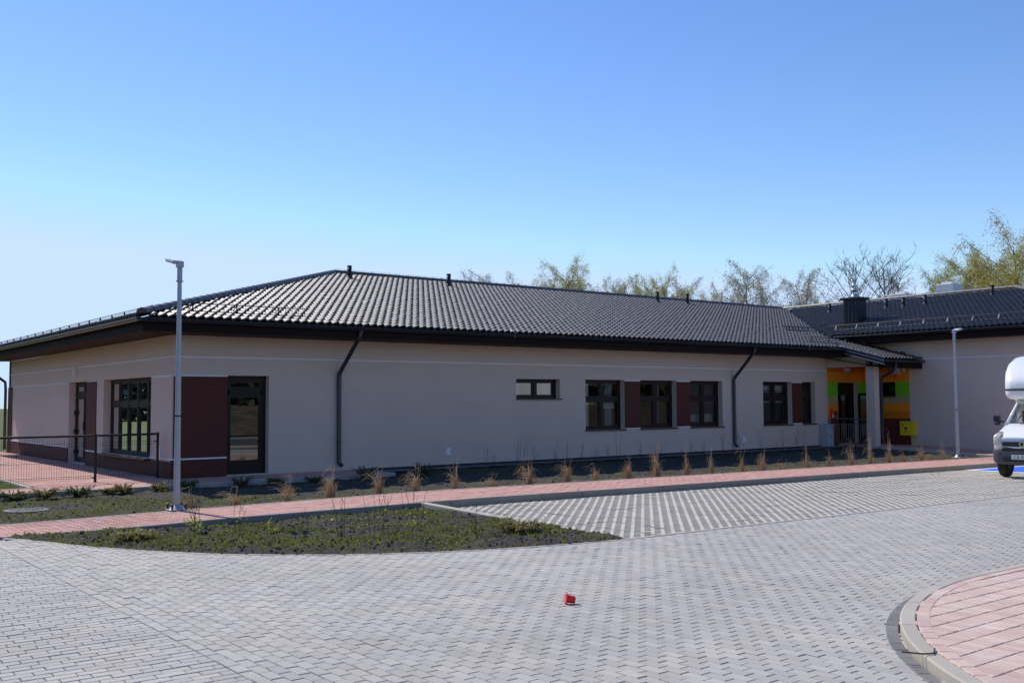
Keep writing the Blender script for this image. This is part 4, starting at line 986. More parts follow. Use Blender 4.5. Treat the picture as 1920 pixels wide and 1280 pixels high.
# mesh fence on the terrace
fence = thing('mesh_fence', 'low dark wire mesh fence with a round top rail on the red terrace', 'fence', (0, 0, 0))
FY = .22; xs_ = [-.14, -1.60, -4.2, -6.8]
for x in xs_: MB().tube([(x, FY+(.3 if x == -.14 else 0), -.05), (x, FY+(.3 if x == -.14 else 0), 1.06)], .03, 10).build('post', 'metal_dark', fence)
def fy(x): return FY+.3*np.clip((x+1.60)/1.46, 0, 1)
for a, b in zip(xs_, xs_[1:]):
    p, q = np.array((a-.05, fy(a-.05), 1.02)), np.array((b+.05, fy(b+.05), 1.02))
    MB().tube([p, q], .026, 8).build('top_rail', 'metal_dark', fence)
    L = abs(p[0]-q[0]); n = int(L/.05); mb = MB()
    for k in range(1, n):
        x = p[0]+(q[0]-p[0])*k/n; y = fy(x); mb.tube([(x, y, .05), (x, y, 1.0)], .0028, 4, False)
    for z in (.10, .14, .45, .80, .86): mb.tube([(p[0], fy(p[0]), z), (q[0], fy(q[0]), z)], .0032, 4, False)
    mb.build('wire_mesh', 'metal_dark', fence, kind='stuff')
    for z in (.1, .85, 1.02): MB().box(a-.07, a-.03, fy(a)-.035, fy(a)+.035, z-.015, z+.015).build('clip', 'metal_dark', fence)
# manhole cover
mh = thing('manhole_cover', 'round concrete manhole cover lying in the bed near the red terrace', 'manhole cover', (-3.93, -4.24, float(z_back(np.array(-3.93), np.array(-4.24)))+.01))
MB().lathe([(.36, -.08), (.36, .012), (.30, .016)], (0, 0, 0), (0, 0, 1), 28).build('cover_ring', 'cast', mh); MB().lathe([(.296, .004), (.296, .018), (.001, .018)], (0, 0, 0), (0, 0, 1), 28).build('lid', 'cast', mh)
mb = MB()
for i in range(-5, 6):
    for j in range(-5, 6):
        if i*i+j*j < 27: mb.box(.05*i-.014, .05*i+.014, .05*j-.014, .05*j+.014, .018, .025)
mb.build('tread_pattern', 'cast', mh, kind='stuff')
# red cap lying on the paving
cup = thing('plastic_cap', 'bright red plastic cap lying on the grey paving', 'cap', (-1.93, -16.16, -.118), rz=math.radians(-30))
MB().lathe([(.001, -.001), (.048, 0), (.050, .006), (.048, .012), (.035, .014), (.034, .078), (.036, .080), (.036, .086), (.031, .088), (.029, .02), (.001, .018)], (-.045, 0, .049), (.985, 0, -.16), 24).build('cap_body', 'red', cup, smooth=False)

# ================================================================== plants
def ribbon(V, F, pts, w0, w1, twist=0.0):
    b = len(V); n = len(pts); pts = [np.array(p, float) for p in pts]
    for i, p in enumerate(pts):
        t = pts[min(i+1, n-1)]-pts[max(i-1, 0)]; s = np.cross(t, (math.cos(twist), math.sin(twist), .2)); s = s/(np.linalg.norm(s)+1e-9); w = w0+(w1-w0)*i/(n-1)
        V.append(p-s*w); V.append(p+s*w)
    for i in range(n-1): F.append((b+2*i, b+2*i+1, b+2*i+3, b+2*i+2))
def make_straw(seed, h, spread, n, droop, up=3):
    rnd = random.Random(seed); V, F = [], []
    for k in range(n):                       # leaning, broken leaves
        a = rnd.gauss(math.pi*.93, 1.1); hh = h*rnd.uniform(.25, .8); l = spread*rnd.uniform(.3, 1.0); x, y = rnd.gauss(0, .035), rnd.gauss(0, .035)
        pts = [(x, y, -.02)]
        for i in range(1, 5):
            t = i/4; pts.append((x+math.cos(a)*l*t**1.6+rnd.gauss(0, .008), y+math.sin(a)*l*t**1.6+rnd.gauss(0, .008), hh*(math.sin(t*droop)/math.sin(min(droop, 1.57)))+rnd.gauss(0, .008)))
        ribbon(V, F, pts, .0038, .0014, rnd.random()*6)
    for k in range(up):                      # taller upright stalks, some snapped over at the top
        a = rnd.random()*6.28; hh = h*rnd.uniform(.85, 1.15); lx = rnd.gauss(.04, .05); x, y = rnd.gauss(0, .025), rnd.gauss(0, .025)
        pts = [(x, y, -.02), (x+lx*.4, y, hh*.5), (x+lx, y+rnd.gauss(0, .02), hh)]
        if rnd.random() < .6: pts += [(pts[-1][0]-rnd.uniform(.05, .16), pts[-1][1], hh-rnd.uniform(-.02, .06)), (pts[-1][0]-rnd.uniform(.12, .28), pts[-1][1]+rnd.gauss(0, .03), hh-rnd.uniform(.04, .14))]
        ribbon(V, F, pts, .0055, .0022, rnd.random()*6)
    return np.array(V), np.array(F)
def make_stub(seed, h, n):
    rnd = random.Random(seed); V, F = [], []
    for k in range(n):
        x, y = rnd.gauss(0, .04), rnd.gauss(0, .04); hh = h*rnd.uniform(.4, 1); ribbon(V, F, [(x, y, -.02), (x*1.2+rnd.gauss(0, .012), y*1.2, hh*.6), (x*1.4+rnd.gauss(0, .03), y*1.4+rnd.gauss(0, .02), hh)], .0045, .002, rnd.random()*6)
    return np.array(V), np.array(F)
ORD = ['first', 'second', 'third', 'fourth', 'fifth', 'sixth', 'seventh', 'eighth', 'ninth', 'tenth', 'eleventh', 'twelfth', 'thirteenth', 'fourteenth', 'fifteenth', 'sixteenth', 'seventeenth', 'eighteenth', 'nineteenth', 'twentieth',
       'twenty-first', 'twenty-second', 'twenty-third', 'twenty-fourth', 'twenty-fifth', 'twenty-sixth', 'twenty-seventh', 'twenty-eighth']
GRS = [(-1.72, -5.95, .38, .22, 26), (-1.01, -6.24, .36, .40, 55), (-.11, -6.42, .50, .36, 60), (.81, -6.25, .58, .26, 130), (1.97, -6.0, .62, .40, 60), (2.79, -6.03, .58, .40, 65), (3.62, -6.2, .70, .34, 40), (4.53, -6.25, .30, .28, 45), (5.48, -6.25, .62, .42, 60),
       (6.74, -6.02, .58, .36, 55), (7.5, -6.12, .46, .22, 40), (8.55, -6.1, .58, .22, 55), (9.49, -6.1, .74, .24, 70), (10.58, -6.05, .64, .12, 40), (11.51, -6.02, .66, .14, 40), (12.82, -5.9, .62, .26, 16), (13.66, -5.9, .62, .22, 45), (14.61, -5.85, .26, .40, 45),
       (15.56, -5.9, .68, .26, 20), (16.65, -5.85, .46, .22, 30), (17.42, -6.04, .72, .30, 40), (18.35, -6.06, .86, .24, 34), (19.29, -6.07, .84, .20, 36), (20.14, -6.02, .38, .22, 40), (21.1, -6.04, .56, .30, 34), (21.75, -5.93, .28, .16, 34), (22.35, -6.0, .60, .24, 26)]
for i, (x, y, h, sp, n) in enumerate(GRS):
    t = thing('dry_grass', 'dry straw coloured ornamental grass by the footpath, %s from the lamp at the maroon corner' % ORD[i], 'grass clump', (x, y, float(z_back(np.array(x), np.array(y)))), 'dry ornamental grasses along the footpath')
    v, f = make_straw(100+i, h, sp, int(n*.62), random.uniform(1.9, 2.5), 3 if h > .5 else 2); link('straw_leaves', np_mesh('straw_leaves', v, f, 'straw'), t)
    v, f = make_stub(300+i, min(.36, h*.66), int(26+n*.7)); link('straw_base', np_mesh('straw_base', v, f, 'strawdark'), t)
def make_twigs(seed, h, n, side=.25, sp=.10):
    rnd = random.Random(seed); mb = MB(); tips = []
    for k in range(n):
        a = rnd.random()*6.28; hh = h*rnd.uniform(.55, 1.0); l = rnd.uniform(.2, 1)*sp; x, y = rnd.gauss(0, .03), rnd.gauss(0, .03)
        pts = [(x, y, -.04)]
        for i in range(1, 5): t = i/4; pts.append((x+math.cos(a)*l*t+rnd.gauss(0, .010), y+math.sin(a)*l*t+rnd.gauss(0, .010), hh*t))
        mb.tube(pts, [.0045, .004, .0034, .0028, .0018], 4, False); tips += [pts[2], pts[3], pts[4]]
        if rnd.random() < .7:
            p = np.array(pts[rnd.choice((2, 3))]); b = rnd.random()*6.28; mb.tube([p, p+np.array((math.cos(b)*.05, math.sin(b)*.05, .07)), p+np.array((math.cos(b)*.08, math.sin(b)*.08, rnd.uniform(.12, .22)))], [.003, .0025, .0015], 4, False)
    return mb, tips
def leaf_quads(pts, n, size, seed, spread=.05):
    rnd = random.Random(seed); V, F = [], []
    for k in range(n):
        p = np.array(rnd.choice(pts))+np.array([rnd.gauss(0, spread) for _ in range(3)]); u = np.array([rnd.gauss(0, 1) for _ in range(3)]); u /= np.linalg.norm(u); w = np.cross(u, [rnd.gauss(0, 1) for _ in range(3)]); w /= np.linalg.norm(w)+1e-9
        s = size*rnd.uniform(.6, 1.3); b = len(V); V += [p-u*s, p+w*s*.5, p+u*s, p-w*s*.5]; F.append((b, b+1, b+2, b+3))
    return np.array(V), np.array(F)
# young shrubs in the front bed
SHR = [(-2.87, -9.37, .72, 6, 60, 'young shrub with many yellow-green leaves at its foot, nearest the lamp in the front bed'), (-2.39, -9.56, .55, 3, 6, 'thin shrub of few stems just right of the leafy yellow-green shrub'),
       (-2.0, -9.95, .16, 3, 26, 'small yellow-green leaf tuft in the front bed, without tall stems'), (-1.95, -10.75, .42, 3, 3, 'short single-stemmed twig in the front bed below the small leaf tuft'),
       (-1.51, -11.03, .62, 4, 5, 'reddish bare twig shrub in the middle of the front bed'), (-1.19, -11.31, .62, 3, 3, 'slender straight twig shrub right of the reddish one'), (-.84, -10.89, .78, 4, 8, 'pale forked twig shrub, tallest in the front bed'),
       (-.64, -11.42, .70, 3, 8, 'straight dark stemmed shrub right of the pale forked one'), (-.31, -11.0, .74, 3, 8, 'thin shrub reaching over the footpath kerb near the bay corner'), (.05, -11.9, .34, 5, 2, 'low brush of bare reddish twigs left of the juniper cushion')]
for i, (x, y, h, n, nl, lab) in enumerate(SHR):
    t = thing('young_shrub', lab, 'shrub', (x, y, float(z_front(np.array(x), np.array(y)))), 'young shrubs in the front bed'); mb, tips = make_twigs(500+i, h, n, sp=.16)
    mb.build('stems', 'twig', t)
    lp = [(p[0], p[1], p[2]*.6) for p in tips if p[2] < h*.75] or tips
    v, f = leaf_quads(lp if nl < 20 else [(random.gauss(0, .06), random.gauss(0, .06), random.uniform(.03, .20)) for _ in range(20)]+lp[:6], nl*2, .020, 600+i, .02); link('leaves', np_mesh('leaves', v, f, 'leafyellow'), t)
# bare twig hedge along the wall
HX = [7.8, 8.1, 8.75, 9.04, 9.5, 10.04, 10.6, 11.2, 11.56, 12.2, 12.7, 13.4, 14.1, 14.5, 15.1, 15.7, 16.3, 17.05, 17.6, 18.1, 18.9, 19.9, 20.3, 20.8, 21.4, 22.4]
for i, x in enumerate(HX):
    t = thing('hedge_plant', 'bare dark twig shrub at the wall, %s from the first downpipe' % ORD[i], 'shrub', (x, -1.55+.12*math.sin(i*2.1), -.07), 'bare shrubs planted along the long wall')
    mb, tips = make_twigs(700+i, random.Random(i).uniform(.45, .95) if i % 7 != 3 else 1.15, 3+i % 3, sp=.14); mb.build('stems', 'twigdark', t)
# creeping junipers
def juniper(seed, r, h, m):
    rnd = random.Random(seed); V, F = [], []; mb = MB()
    for k in range(int(46*r/.3)):
        a = rnd.random()*6.28; l = r*rnd.uniform(.4, 1.0); el = rnd.uniform(.15, .95); hh = h*el*.75
        pts = [np.array((math.cos(a)*l*t, math.sin(a)*l*t, .02+hh*math.sin(t*1.5))) for t in np.linspace(0, 1, 6)]
        mb.tube(pts, [.006, .005, .004, .003, .002, .001], 4, False)
        for i in range(1, 6):
            for q in range(7):
                p = pts[i]+(pts[i-1]-pts[i])*rnd.random(); d = np.array((math.cos(a)*.6+rnd.gauss(0, .5), math.sin(a)*.6+rnd.gauss(0, .5), rnd.gauss(.12, .35))); d = d/np.linalg.norm(d)*rnd.uniform(.03, .07)
                s = np.cross(d, (0, 0, 1.0)); s = s/(np.linalg.norm(s)+1e-9)*.009; b = len(V); V += [p-s, p+s, p+d+s*.5, p+d-s*.5]; F.append((b, b+1, b+2, b+3))
    return mb, np.array(V), np.array(F)
JUN = [(-3.75, -2.2, .36, .20, 'juniper', 'dark juniper beside the terrace kerb near the lawn corner'), (-3.22, -2.45, .32, .24, 'juniperdry', 'olive brown juniper beside the terrace kerb'), (-2.62, -2.4, .36, .26, 'juniper', 'dark green juniper in front of the terrace kerb with a long shoot'),
       (-2.0, -2.35, .22, .14, 'juniperdry', 'small low juniper between two larger ones by the terrace kerb'), (-1.72, -2.25, .26, .26, 'juniperdry', 'sunlit olive juniper in front of the fence post'), (-1.05, -2.30, .24, .28, 'juniperdry', 'bright olive juniper nearest the lamp by the terrace kerb'),
       (-.45, -2.35, .26, .24, 'juniper', 'dark juniper behind the lamp post'), (.7, -2.35, .28, .30, 'juniper', 'shaded juniper in front of the maroon corner panel'), (1.5, -2.4, .26, .16, 'juniper', 'low shaded juniper before the glazed front door'), (2.4, -2.4, .26, .16, 'juniper', 'low shaded juniper right of the glazed front door'),
       (3.75, -2.35, .36, .42, 'juniper', 'tall dark juniper before the terrace end at the downpipe'), (5.35, -2.3, .34, .42, 'juniper', 'tall dark juniper just right of the downpipe'), (.62, -12.15, .40, .16, 'juniperdry', 'low juniper cushion in the front bed near the bay kerb'), (-3.72, -9.55, .36, .10, 'juniperdry', 'flat mossy cushion in the front bed nearest the kerb end')]
for i, (x, y, r, h, m, lab) in enumerate(JUN):
    zf = z_front if y < -8 else z_back
    t = thing('juniper', lab, 'juniper', (x, y, float(zf(np.array(x), np.array(y)))), 'creeping junipers'); mb, v, f = juniper(800+i, r, h, m); mb.build('branches', 'twig', t); link('needles', np_mesh('needles', v, f, m), t)
# old straw lying on the bed
V, F = [], []
for k in range(420):
    i = random.randrange(len(GRS)); x, y = GRS[i][0]+random.gauss(-.1, .35), GRS[i][1]+random.gauss(.05, .22); a = random.gauss(math.pi, .7); l = random.uniform(.06, .28)
    z = float(z_back(np.array(x), np.array(y)))+.014; ribbon(V, F, [(x, y, z), (x+math.cos(a)*l*.5, y+math.sin(a)*l*.5, z+.018), (x+math.cos(a)*l, y+math.sin(a)*l, z+.004)], .003, .0015, random.random())
link('straw_litter', np_mesh('straw_litter', np.array(V), np.array(F), 'straw'), kind='stuff')

# ================================================================== trees
def tube_np(V, F, pts, r, n=5):
    b = len(V); prev = None; m = len(pts)
    for i, p in enumerate(pts):
        t = pts[min(i+1, m-1)]-pts[max(i-1, 0)]; t = t/(np.linalg.norm(t)+1e-9); u = np.cross(t, (.31, .87, .2)) if prev is None else prev-t*np.dot(prev, t); u = u/(np.linalg.norm(u)+1e-9); prev = u; w = np.cross(t, u)
        for k in range(n): an = 6.2832*k/n; V.append(p+r[i]*(math.cos(an)*u+math.sin(an)*w))
    for i in range(m-1):
        for k in range(n): F.append((b+i*n+k, b+i*n+(k+1) % n, b+(i+1)*n+(k+1) % n, b+(i+1)*n+k))
def grow(seed, h, width, leaves, kind, leafsize=.055, fork=False, drop=.5):
    """returns trunk mesh data, twig data and leaf data for one tree"""
    rnd = random.Random(seed); TV, TF, BV, BF, LV, LF = [], [], [], [], [], []
    n = 9; lean = np.array((rnd.gauss(0, .04), rnd.gauss(0, .04), 0)); trunk = []
    for i in range(n+1): t = i/n; trunk.append(np.array((rnd.gauss(0, .05)*t, rnd.gauss(0, .05)*t, h*t))+lean*h*t*t)
    tube_np(TV, TF, trunk, [max(.015, .013*h*(1-.93*i/n)) for i in range(n+1)], 7)
    at = lambda t: trunk[int(min(n-1e-6, t*n))]+(trunk[min(n, int(min(n-1e-6, t*n))+1)]-trunk[int(min(n-1e-6, t*n))])*(min(n-1e-6, t*n) % 1)
    nb = int(20 if kind != 'bare' else 15)
    def leafcloud(p, d, cnt, sp):
        for _ in range(cnt):
            q = p+np.array((rnd.gauss(0, sp), rnd.gauss(0, sp), rnd.gauss(0, sp))); u = np.array((rnd.gauss(0, 1), rnd.gauss(0, 1), rnd.gauss(-.6, 1))); u /= np.linalg.norm(u)+1e-9
            w = np.cross(u, (rnd.gauss(0, 1), rnd.gauss(0, 1), rnd.gauss(0, 1))); w /= np.linalg.norm(w)+1e-9; s = leafsize*rnd.uniform(.6, 1.35); b = len(LV); LV.extend((q-u*s, q+w*s*.55, q+u*s, q-w*s*.55)); LF.append((b, b+1, b+2, b+3))
    for bnum in range(nb):
        t0 = .28+.70*(bnum+rnd.random())/nb if kind != 'bare' else .58+.36*(bnum+rnd.random())/nb; az = bnum*2.4+rnd.gauss(0, .4); L = width*(1.0-.45*max(0, (t0-.45)/.55)) if kind != 'bare' else width*(1.35-.8*(t0-.58)/.36)*rnd.uniform(.7, 1.15); el = rnd.uniform(.55, 1.05) if kind != 'bare' else rnd.uniform(.75, 1.2)
        p = at(t0); pts = [p]; d = np.array((math.cos(az)*math.cos(el), math.sin(az)*math.cos(el), math.sin(el))); m = 6
        for i in range(m): d = d+np.array((rnd.gauss(0, .10), rnd.gauss(0, .10), rnd.gauss(.02, .09)-(.07 if kind == 'weep' else 0))); d /= np.linalg.norm(d); pts.append(pts[-1]+d*L*1.25/m)
        r0 = .0050*h*(1.1-t0)+.010; tube_np(BV, BF, pts, [r0*(1-.85*i/m) for i in range(m+1)], 4)
        ns = 9 if kind != 'bare' else 7
        for s in range(ns):
            i = 1+int((m-1)*(s+rnd.random())/ns); q0 = pts[min(i, m)]; a2 = rnd.random()*6.28; l2 = L*rnd.uniform(.18, .42)
            if kind == 'bare':
                d2 = d*.6+np.array((math.cos(a2)*.6, math.sin(a2)*.6, rnd.uniform(0, .7))); d2 /= np.linalg.norm(d2); q = [q0]
                for k in range(4): d2 = d2+np.array((rnd.gauss(0, .16), rnd.gauss(0, .16), rnd.gauss(.04, .12))); d2 /= np.linalg.norm(d2); q.append(q[-1]+d2*l2*1.3/4)
                tube_np(BV, BF, q, [.013, .011, .009, .007, .004], 3)
                for e in range(5):
                    j = rnd.randrange(1, 5); d3 = d2*.5+np.array((rnd.gauss(0, .6), rnd.gauss(0, .6), rnd.gauss(.3, .4))); d3 /= np.linalg.norm(d3); l3 = rnd.uniform(.15, .5)
                    tube_np(BV, BF, [q[j], q[j]+d3*l3*.5, q[j]+d3*l3+np.array((rnd.gauss(0, .06), rnd.gauss(0, .06), .03))], [.007, .0055, .003], 3)
            else:
                q = [q0]; dz = .35
                for k in range(5):
                    dz -= drop*(.45 if kind != 'weep' else .6); q.append(q[-1]+np.array((math.cos(a2)*.55, math.sin(a2)*.55, dz))*l2/5*1.3)
                tube_np(BV, BF, q, [.008, .007, .006, .005, .004, .003], 3)
                for k in range(1, 6): leafcloud(q[k], None, leaves, .10*width/2.6)
                for e in range(2):
                    j = rnd.randrange(1, 5); l3 = rnd.uniform(.3, .8); hang = [q[j], q[j]+np.array((rnd.gauss(0, .10), rnd.gauss(0, .10), -.35*l3)), q[j]+np.array((rnd.gauss(0, .16), rnd.gauss(0, .16), -l3))]
                    tube_np(BV, BF, hang, [.005, .004, .003], 3); leafcloud(hang[1], None, leaves, .07); leafcloud(hang[2], None, leaves, .07)
        if kind != 'bare': leafcloud(pts[-1], None, leaves*2, .12)
    return (TV, TF), (BV, BF), (LV, LF)
def tree_meshes(seed, h, width, leaves, kind, bark, leafm, **kw):
    (TV, TF), (BV, BF), (LV, LF) = grow(seed, h, width, leaves, kind, **kw)
    return np_mesh('trunk', np.array(TV), np.array(TF), bark, True), np_mesh('limbs', np.array(BV), np.array(BF), bark), (np_mesh('crown', np.array(LV), np.array(LF), leafm) if LV else None)
PROT = {'birch': tree_meshes(1, 10, 2.5, 9, 'birch', 'birchbark', 'leafbirch', leafsize=.032), 'birch2': tree_meshes(2, 10, 2.3, 5, 'birch', 'birchbark', 'leafgrey', leafsize=.036), 'birch3': tree_meshes(3, 10, 2.8, 12, 'birch', 'bark', 'leafbirch', leafsize=.032),
        'weep': tree_meshes(4, 10, 3.9, 18, 'weep', 'bark', 'leafwillow', leafsize=.032, drop=.62), 'green': tree_meshes(5, 10, 3.0, 9, 'birch', 'bark', 'leafgreen', leafsize=.032), 'bare': tree_meshes(6, 10, 2.9, 0, 'bare', 'barkdark', 'leafgrey'), 'bare2': tree_meshes(7, 10, 2.8, 0, 'bare', 'barkdark', 'leafgrey'),
        'thin': tree_meshes(8, 10, 1.8, 2, 'birch', 'birchbark', 'leafgrey', leafsize=.034)}
TOPZ = {k: max(np.percentile([v.co.z for v in me.vertices], 98.8 if k[:4] != 'bare' else 99.5) for me in p if me) for k, p in PROT.items()}
def place_tree(px, pytop, D, kind, sx, label, cat='tree', rz=None):
    sx *= 1.25
    """px, pytop: where the top shows; D: horizontal distance from the camera"""
    f = 1894.9; dv = FW*f+RT*(px-960)-UP*(pytop-640); hd = math.hypot(dv[0], dv[1]); P = CAM+dv/hd*D; base = -.5; H = P[2]-base
    hz = TOPZ[kind]
    nm = {'birch': 'birch_tree', 'birch2': 'birch_tree', 'birch3': 'birch_tree', 'thin': 'birch_tree', 'weep': 'willow_tree', 'green': 'young_tree', 'bare': 'bare_tree', 'bare2': 'bare_tree'}[kind]
    t = thing(nm, label, cat, (float(P[0]), float(P[1]), base), 'trees beyond the building', (px*.37) % 6.28 if rz is None else rz)
    k = H/hz; t.scale = (k*sx, k*sx, k)
    tr, li, cr = PROT[kind]; link('trunk', tr, t); link('limbs', li, t)
    if cr: link('crown', cr, t)
    return t
TREES = [(905, 520, 82, 'thin', 1.0, 'wispy birch top leftmost over the long roof ridge'), (938, 515, 84, 'thin', 1.1, 'wispy bare birch top just left of the small leafy birch over the ridge'),
  (986, 517, 78, 'birch', .85, 'small leafy birch left of the tall dark one over the ridge'), (1046, 492, 74, 'birch3', .95, 'tall dense birch standing highest over the middle of the long roof'),
  (1078, 511, 78, 'birch', .85, 'birch joined to the right flank of the tallest birch over the ridge'), (1110, 523, 80, 'birch2', .85, 'grey twiggy birch between the tall dense one and the low arching ones'), (1136, 530, 80, 'birch', .8, 'low arching birch over the ridge, yellow-green'),
  (1166, 524, 80, 'birch2', .8, 'pale birch with long bare shoots over the ridge'), (1186, 524, 82, 'birch', .75, 'low birch between the pale one and the pair near the third vent'), (1222, 524, 78, 'birch', .8, 'yellow-green birch just left of the third roof vent'),
  (1246, 514, 76, 'birch3', .72, 'taller yellow-green birch behind the third roof vent'), (1300, 530, 80, 'birch2', .8, 'low sparse birch behind the fourth roof vent'), (1335, 530, 80, 'birch', .8, 'low yellow-green birch right of the fourth roof vent'), (1366, 517, 78, 'thin', 1.6, 'pale almost leafless birch left of the tall grey one'),
  (1413, 493, 72, 'birch2', .95, 'tall grey birch over the far end of the long roof'), (1448, 522, 74, 'birch2', .8, 'brownish birch between the two grey birches near the valley'), (1490, 511, 72, 'birch2', 1.0, 'broad grey birch above the start of the wing ridge'), (1518, 517, 73, 'birch2', .8, 'pale twiggy birch right of the broad grey one'),
  (1060, 524, 84, 'birch2', .8, 'faint birch behind the two tall ones over the ridge'), (1152, 527, 84, 'birch3', .7, 'low yellow-green birch between the arching one and the pale one'), (1205, 528, 83, 'birch3', .7, 'low dense birch just left of the pair by the third vent'), (1272, 526, 83, 'birch', .8, 'low yellow-green birch midway between the third and fourth roof vents'),
  (1868, 468, 66, 'birch3', 1.0, 'dense yellow-green birch between the olive willow and the tallest willow'), (1820, 496, 68, 'green', .9, 'fresh green tree between the birch and the olive willow'),
  (1540, 562, 70, 'green', .55, 'small fresh green tree left of the chimney'), (1578, 462, 62, 'bare', .92, 'bare tree with spreading limbs left of the chimney flue'), (1652, 466, 62, 'bare2', .95, 'bare tree with spreading limbs right of the chimney flue'),
  (1733, 515, 70, 'thin', 1.4, 'wispy bare birch behind the pale ventilation box'), (1762, 505, 66, 'green', .75, 'loose fresh green tree right of the ventilation box'), (1792, 480, 64, 'birch3', 1.0, 'yellow-green birch left of the willow crowns'),
  (1843, 487, 62, 'weep', .95, 'olive weeping willow left of the tallest crown at the picture edge'), (1905, 430, 58, 'weep', .95, 'tallest willow crown, ochre green, above the end of the wing ridge'), (1958, 450, 60, 'weep', .9, 'willow crown cut by the picture edge behind the tallest one')]
for a in TREES: place_tree(*a)
# woods around the site, seen in the window panes
def wood(name, pts, h, m, n):
    V, F = [], []
    for k in range(n):
        a, b = random.choice(list(zip(pts, pts[1:]))); t = random.random(); x, y = a[0]+(b[0]-a[0])*t+random.gauss(0, 3), a[1]+(b[1]-a[1])*t+random.gauss(0, 3); z = h*(random.random()**.8)*(.7+.5*vnoise(np.array(x*.11), np.array(y*.11), 77)); s = random.uniform(.5, 1.1)
        for q in range(5):
            c = np.array((x+random.gauss(0, .8), y+random.gauss(0, .8), z+random.gauss(0, .5)-.5)); u, w = RNG.normal(size=3), RNG.normal(size=3); u /= np.linalg.norm(u); w = np.cross(u, w); w /= np.linalg.norm(w); i = len(V); V += [c-u*s, c+w*s*.7, c+u*s, c-w*s*.7]; F.append((i, i+1, i+2, i+3))
    link(name, np_mesh(name, np.array(V), np.array(F), m), kind='stuff')
wood('distant_wood', [(-95, -40), (-90, 20), (-85, 70), (-60, 120), (-22, 130), (6, 150)], 12, 'woods', 6500)
wood('distant_wood', [(-60, -84), (0, -86), (60, -84), (110, -70)], 5.5, 'woods', 2200)

# ================================================================== motorhome (its front stands in the picture)
van = thing('motorhome', 'white motorhome with overcab nose and grey bumper parked by the blue bay', 'motorhome', (16.5, -11.36, float(G(16.5, -11.4))-.115), rz=math.pi+math.radians(9))
def loft(secs, name, m, parent, smooth=True, cap=True, n=28, e=5.0):
    """secs: (x, y half width, z0, z1[, exponent]) rounded-rectangle sections along x"""
    V, F = [], []
    for sc in secs:
        x, hw, z0, z1 = sc[:4]; ex = sc[4] if len(sc) > 4 else e; zc, hh = (z0+z1)/2, (z1-z0)/2
        for k in range(n):
            a = 2*math.pi*(k+.5)/n; c, s_ = math.cos(a), math.sin(a); V.append((x, hw*math.copysign(abs(c)**(2/ex), c), zc+hh*math.copysign(abs(s_)**(2/ex), s_)))
    for i in range(len(secs)-1):
        for k in range(n): F.append((i*n+k, i*n+(k+1) % n, (i+1)*n+(k+1) % n, (i+1)*n+k))
    if cap: F += [tuple(range(n))[::-1], tuple((len(secs)-1)*n+k for k in range(n))]
    mb = MB(); mb.add(V, F); o = mb.build(name, m, parent, smooth=smooth)
    return o
# cab: bonnet, lower body and roof
body = loft([(-.06, .52, .84, .90, 4), (-.04, .63, .74, .97, 4), (-.12, .68, .62, 1.02, 5), (-.35, .71, .50, 1.13, 6), (-.95, .73, .45, 1.30, 7), (-1.2, .74, .42, 1.32, 8), (-2.2, .75, .40, 1.34, 8)], 'cab_body', 'white', van)
loft([(-1.50, .52, 1.80, 1.88, 4), (-1.70, .56, 1.74, 1.94, 5), (-2.2, .60, 1.5, 1.98, 6)], 'cab_roof', 'white', van)
wsP = [(-.93, .62, 1.285), (-1.56, .50, 1.865)]
mb = MB(); vs, fs = [], []
for i in range(6):
    t = i/5
    for j in range(9):
        u = -1+2*j/8; hw = wsP[0][1]+(wsP[1][1]-wsP[0][1])*t; x = wsP[0][0]+(wsP[1][0]-wsP[0][0])*t-.10*u*u; z = wsP[0][2]+(wsP[1][2]-wsP[0][2])*t-.02*u*u; vs.append((x, u*hw, z))
for i in range(5):
    for j in range(8): fs.append((i*9+j, i*9+j+1, (i+1)*9+j+1, (i+1)*9+j))
mb.add(vs, fs); mb.build('windscreen', 'vanglass', van, smooth=True)
